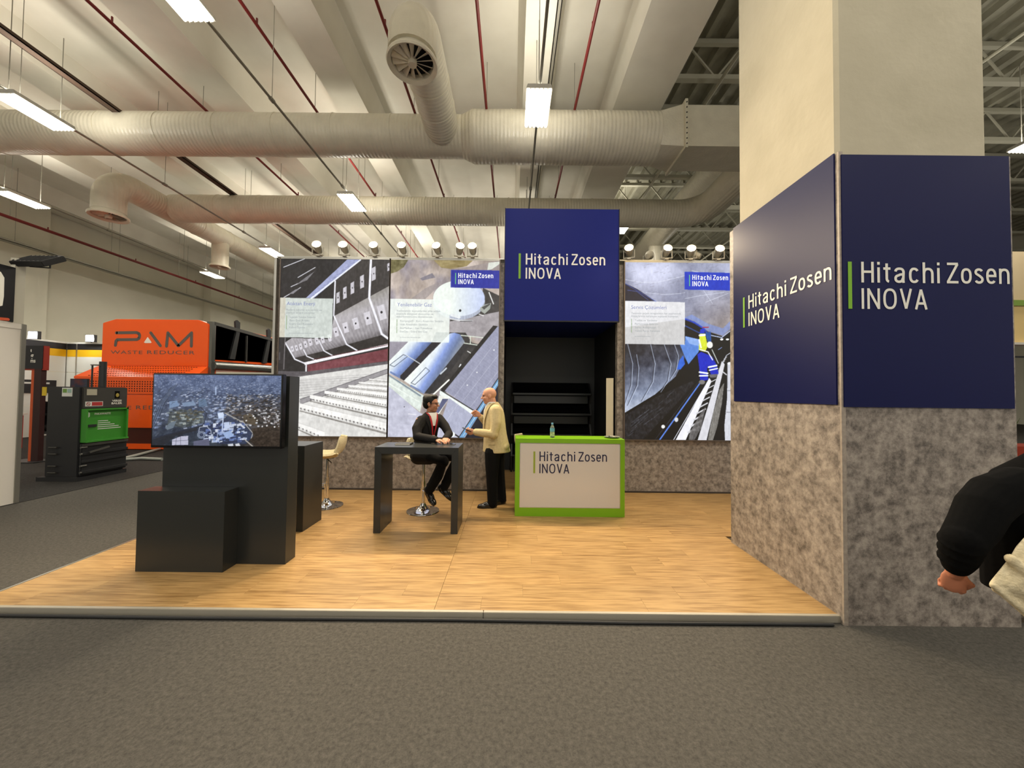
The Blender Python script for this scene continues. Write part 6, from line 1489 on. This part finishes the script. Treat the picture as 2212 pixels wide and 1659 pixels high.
ts.patch([(0.55, -0.08, 0.10), (0.68, -0.18, 0.2), (0.80, -0.36, 0.36), (0.92, -0.8, 0.8), (0.985, -1.3, 1.3)], 0.010).build('shirt', m_shirt, t, smooth=True)
ts.patch([(0.95, -1.7, 1.7), (1.0, -1.9, 1.9)], 0.004, 0.006, 12).build('shirt_collar', m_shirt, t, smooth=True)
for s_ in (-1, 1): ts.patch([(0.30, 0.05*s_, 0.12*s_), (0.52, 0.12*s_, 0.40*s_), (0.68, 0.24*s_, 0.66*s_), (0.78, 0.42*s_, 0.85*s_), (0.90, 0.75*s_, 1.2*s_), (0.97, 1.4*s_, 1.9*s_)], 0.011, 0.006, 4).build('lapel', m_jkt, t, smooth=True)
ts.patch([(0.16, 0.75, 1.35), (0.21, 0.75, 1.35)], 0.006, 0.006, 4).build('pocket_flap', m_jkt, t); ts.patch([(0.16, -1.35, -0.75), (0.21, -1.35, -0.75)], 0.006, 0.006, 4).build('pocket_flap', m_jkt, t)
b = MB(); b.caps_chain([hN, hN.lerp(kN, 0.5), kN, kN.lerp(aN, 0.5), aN + V(0, 0, 0.0)], [0.115, 0.105, 0.086, 0.078, 0.072]); b.caps_chain([hF, hF.lerp(kF, 0.5), kF, kF.lerp(aF, 0.5), aF], [0.115, 0.105, 0.086, 0.076, 0.07]); b.ell(V(-0.245, 5.45, 0.90), (0.165, 0.185, 0.12))
obj('trousers', remesh(b, 0.008, 5), m_trb, t)
for a_, d_ in ((aN, V(-1, -0.12, 0)), (aF, V(-0.85, -0.45, 0))):
    b = MB(); d_ = d_.normalized(); add_shoe(b, V(a_.x, a_.y, PZ) - d_*0.07, d_, 0.295); obj('shoe', remesh(b, 0.006, 3), m_shoe, t)
phn = thing('mobile_phone', haN + V(-0.11, 0.0, 0.02), 'black phone held in the bald man hand', 'phone')
q = haN + V(-0.095, -0.005, 0.028); MB().bar(q + V(0.05, 0, -0.02), q + V(-0.075, 0.0, 0.035), 0.066, 0.009).build('phone_body', m_blackgloss, phn)

# ---- person walking away at the right edge
t = thing('person', (2.36, 1.62, 0), 'person in black sweater with cream fleece, cut off by the right border', 'person')
F = frame(V(2.50, 1.70, 1.60), 72, 4)
HY = 75
ts = Torso([((2.33, 1.62, 0.86), 0.215, 0.13, HY), ((2.325, 1.62, 0.98), 0.215, 0.125, HY), ((2.325, 1.63, 1.12), 0.215, 0.125, HY), ((2.335, 1.63, 1.25), 0.22, 0.13, HY), ((2.36, 1.64, 1.36), 0.19, 0.115, HY), ((2.42, 1.65, 1.43), 0.12, 0.085, HY), ((2.45, 1.66, 1.48), 0.062, 0.065, HY)])
sh = atY(2150, 1070, 1.62); el = atY(2081, 1168, 1.57); wr = atY(2062, 1238, 1.64)
shf = V(2.56, 1.58, 1.33); elf = V(2.62, 1.56, 1.05); haf = V(2.58, 1.72, 0.90)
hN, kN, aN = V(2.38, 1.60, 0.86), V(2.50, 1.62, 0.47), V(2.56, 1.50, 0.13)
hF, kF, aF = V(2.46, 1.60, 0.86), V(2.64, 1.72, 0.48), V(2.78, 1.66, 0.10)
b = MB(); add_head(b, F, 0.98); b.caps_chain([V(2.44, 1.655, 1.42), V(2.485, 1.68, 1.55)], [0.054, 0.054]); ts.add(b, off=-0.03)
b.caps_chain([sh, el, wr], [0.042, 0.036, 0.029]); b.caps_chain([shf, elf, haf], [0.042, 0.036, 0.028])
hd = atY(2056, 1300, 1.66) - wr
add_hand(b, wr - hd.normalized()*0.012, hd, V(0.55, 0.75, 0.0), side=1, curl=66, spread=3, k=1.0, thumb_in=50); add_hand(b, haf, V(0, 0.5, -1), V(-1, 0, 0), side=1, curl=45)
for h_, k_, a_ in ((hN, kN, aN), (hF, kF, aF)): b.caps_chain([h_, k_, a_], [0.065, 0.048, 0.036])
obj('body', remesh(b, 0.0038, 2), m_skin3, t); eyes(t, F, 0.98, t)
b = MB(); ts.add(b)
b.caps_chain([sh + V(0.10, 0.0, 0.03), sh, sh.lerp(el, 0.35) + V(-0.01, 0, 0.008), sh.lerp(el, 0.7), el, el.lerp(wr, 0.30), el.lerp(wr, 0.5)], [0.094, 0.090, 0.085, 0.079, 0.071, 0.065, 0.060], 16)
b.caps_chain([el.lerp(wr, 0.5), el.lerp(wr, 0.62), el.lerp(wr, 0.72)], [0.060, 0.054, 0.048], 16)
ax = (wr-el).normalized(); rotc = ax.to_track_quat('Z', 'Y').to_matrix()
for f_, r_ in ((0.05, 0.074), (0.30, 0.068), (0.55, 0.062)): b.ell(el.lerp(wr, f_) + V(-0.006, 0, 0), (r_, r_, 0.016), rotc)
b.caps_chain([shf + V(-0.06, 0, 0), shf, elf, haf], [0.09, 0.084, 0.068, 0.05]); b.ell(V(2.31, 1.60, 0.92), (0.20, 0.15, 0.12), Matrix.Rotation(R(HY-90), 3, 'Z'))
obj('sweater', remesh(b, 0.006, 3), m_knit, t)
b = MB(); b.caps_chain([hN, hN.lerp(kN, 0.5), kN, aN], [0.105, 0.092, 0.072, 0.058]); b.caps_chain([hF, hF.lerp(kF, 0.5), kF, aF], [0.105, 0.092, 0.072, 0.058]); b.ell(V(2.35, 1.61, 0.85), (0.175, 0.14, 0.12))
obj('jeans', remesh(b, 0.008, 5), m_jean, t)
for a_, d_, up_ in ((aN, V(0.15, 0.9, -0.25), V(0, 0.25, 0.9)), (aF, V(0.15, 1, 0), V(0, 0, 1))):
    b = MB(); d_ = d_.normalized(); h_ = V(a_.x, a_.y-0.07, max(0.004, a_.z-0.095)); add_shoe(b, h_, d_, 0.27, up_); obj('shoe', remesh(b, 0.006, 3), m_shoe, t)
b = MB(); rot = F.to_3x3(); b.ell(F @ V(-0.02, 0, 0.045), (0.108, 0.09, 0.092), rot, 24, 16); b.ell(F @ V(-0.07, 0, -0.04), (0.06, 0.082, 0.10), rot, 20, 12)
obj('hair', remesh(b, 0.007, 2), m_hair, t)
# fleece slung round the hips
b = MB()
pxs = [(2240, 1130), (2195, 1180), (2180, 1205), (2137, 1258), (2143, 1276), (2175, 1296), (2215, 1330), (2290, 1372), (2380, 1310), (2340, 1130)]
fr = [atY(px, py, 1.47) for px, py in pxs]; n_ = len(fr); ce = sum(fr, V(0, 0, 0))/n_
bk = [atY(px, py, 1.54) for px, py in pxs]
vs_ = list(fr) + bk + [ce + (p-ce)*0.62 + V(0, -0.04, 0) for p in fr]
fs = [(i, (i+1) % n_, (i+1) % n_ + n_, i + n_) for i in range(n_)] + [tuple(range(2*n_-1, n_-1, -1))] + [(i, (i+1) % n_, (i+1) % n_ + 2*n_, i + 2*n_) for i in range(n_)] + [tuple(range(2*n_, 3*n_))]
b.add(vs_, fs)
q0 = atY(2183, 1207, 1.45); q1 = atY(2262, 1290, 1.43); b.caps_chain([q0, q1], [0.018, 0.028]); q0 = atY(2143, 1264, 1.46); q1 = atY(2228, 1332, 1.45); b.caps_chain([q0, q1], [0.010, 0.018])
obj('fleece', remesh(b, 0.006, 3), m_fleece, t)

# ---- seated visitor far left
def far_visitor(x, y, label, skin, coat, yaw):
    t = thing('person', (x, y, 0), label, 'person')
    Fv = frame(V(x, y, 1.56), yaw, 0)
    tv = Torso([((x, y, 0.70), 0.18, 0.15, yaw), ((x, y, 0.9), 0.18, 0.14, yaw), ((x, y, 1.15), 0.20, 0.14, yaw), ((x, y, 1.33), 0.20, 0.12, yaw), ((x, y, 1.41), 0.10, 0.08, yaw)])
    fw = V(math.cos(R(yaw)), math.sin(R(yaw)), 0); rt = V(math.sin(R(yaw)), -math.cos(R(yaw)), 0)
    b = MB(); add_head(b, Fv); b.caps_chain([V(x, y, 1.36), V(x, y, 1.50)], [0.055, 0.055]); tv.add(b, off=-0.03)
    arms = []
    for s_ in (-1, 1):
        a0 = V(x, y, 1.32) + rt*0.2*s_; a1 = V(x, y, 1.06) + rt*0.24*s_ + fw*0.08; a2 = V(x, y, 1.04) + rt*0.10*s_ + fw*0.32; arms.append((a0, a1, a2))
        b.caps_chain([a0, a1, a2], [0.045, 0.036, 0.028]); add_hand(b, a2, fw, V(0, 0, -1), s_, 25)
    obj('body', remesh(b, 0.008, 3), skin, t)
    b = MB(); tv.add(b)
    for a0, a1, a2 in arms: b.caps_chain([a0, a1, a2], [0.085, 0.068, 0.05])
    obj('coat', remesh(b, 0.010, 4), coat, t)
    b = MB()
    for s_ in (-1, 1): b.caps_chain([V(x, y, 0.76) + rt*0.09*s_, V(x, y, 0.78) + rt*0.12*s_ + fw*0.45, V(x, y, 0.30) + rt*0.12*s_ + fw*0.36], [0.10, 0.08, 0.06])
    obj('trousers', remesh(b, 0.010, 4), m_trb, t)
    for s_ in (-1, 1):
        b = MB(); add_shoe(b, V(x, y, 0.19) + rt*0.12*s_ + fw*0.30, fw); obj('shoe', remesh(b, 0.008, 2), m_shoe, t)
    b = MB(); b.ell(Fv @ V(-0.022, 0, 0.046), (0.10, 0.085, 0.084), Fv.to_3x3()); obj('hair', remesh(b, 0.008, 2), m_hair, t)
far_visitor(-11.32, 9.2, 'dark-clothed visitor sitting far left behind the totem post', m_skin2, m_knit, -20)
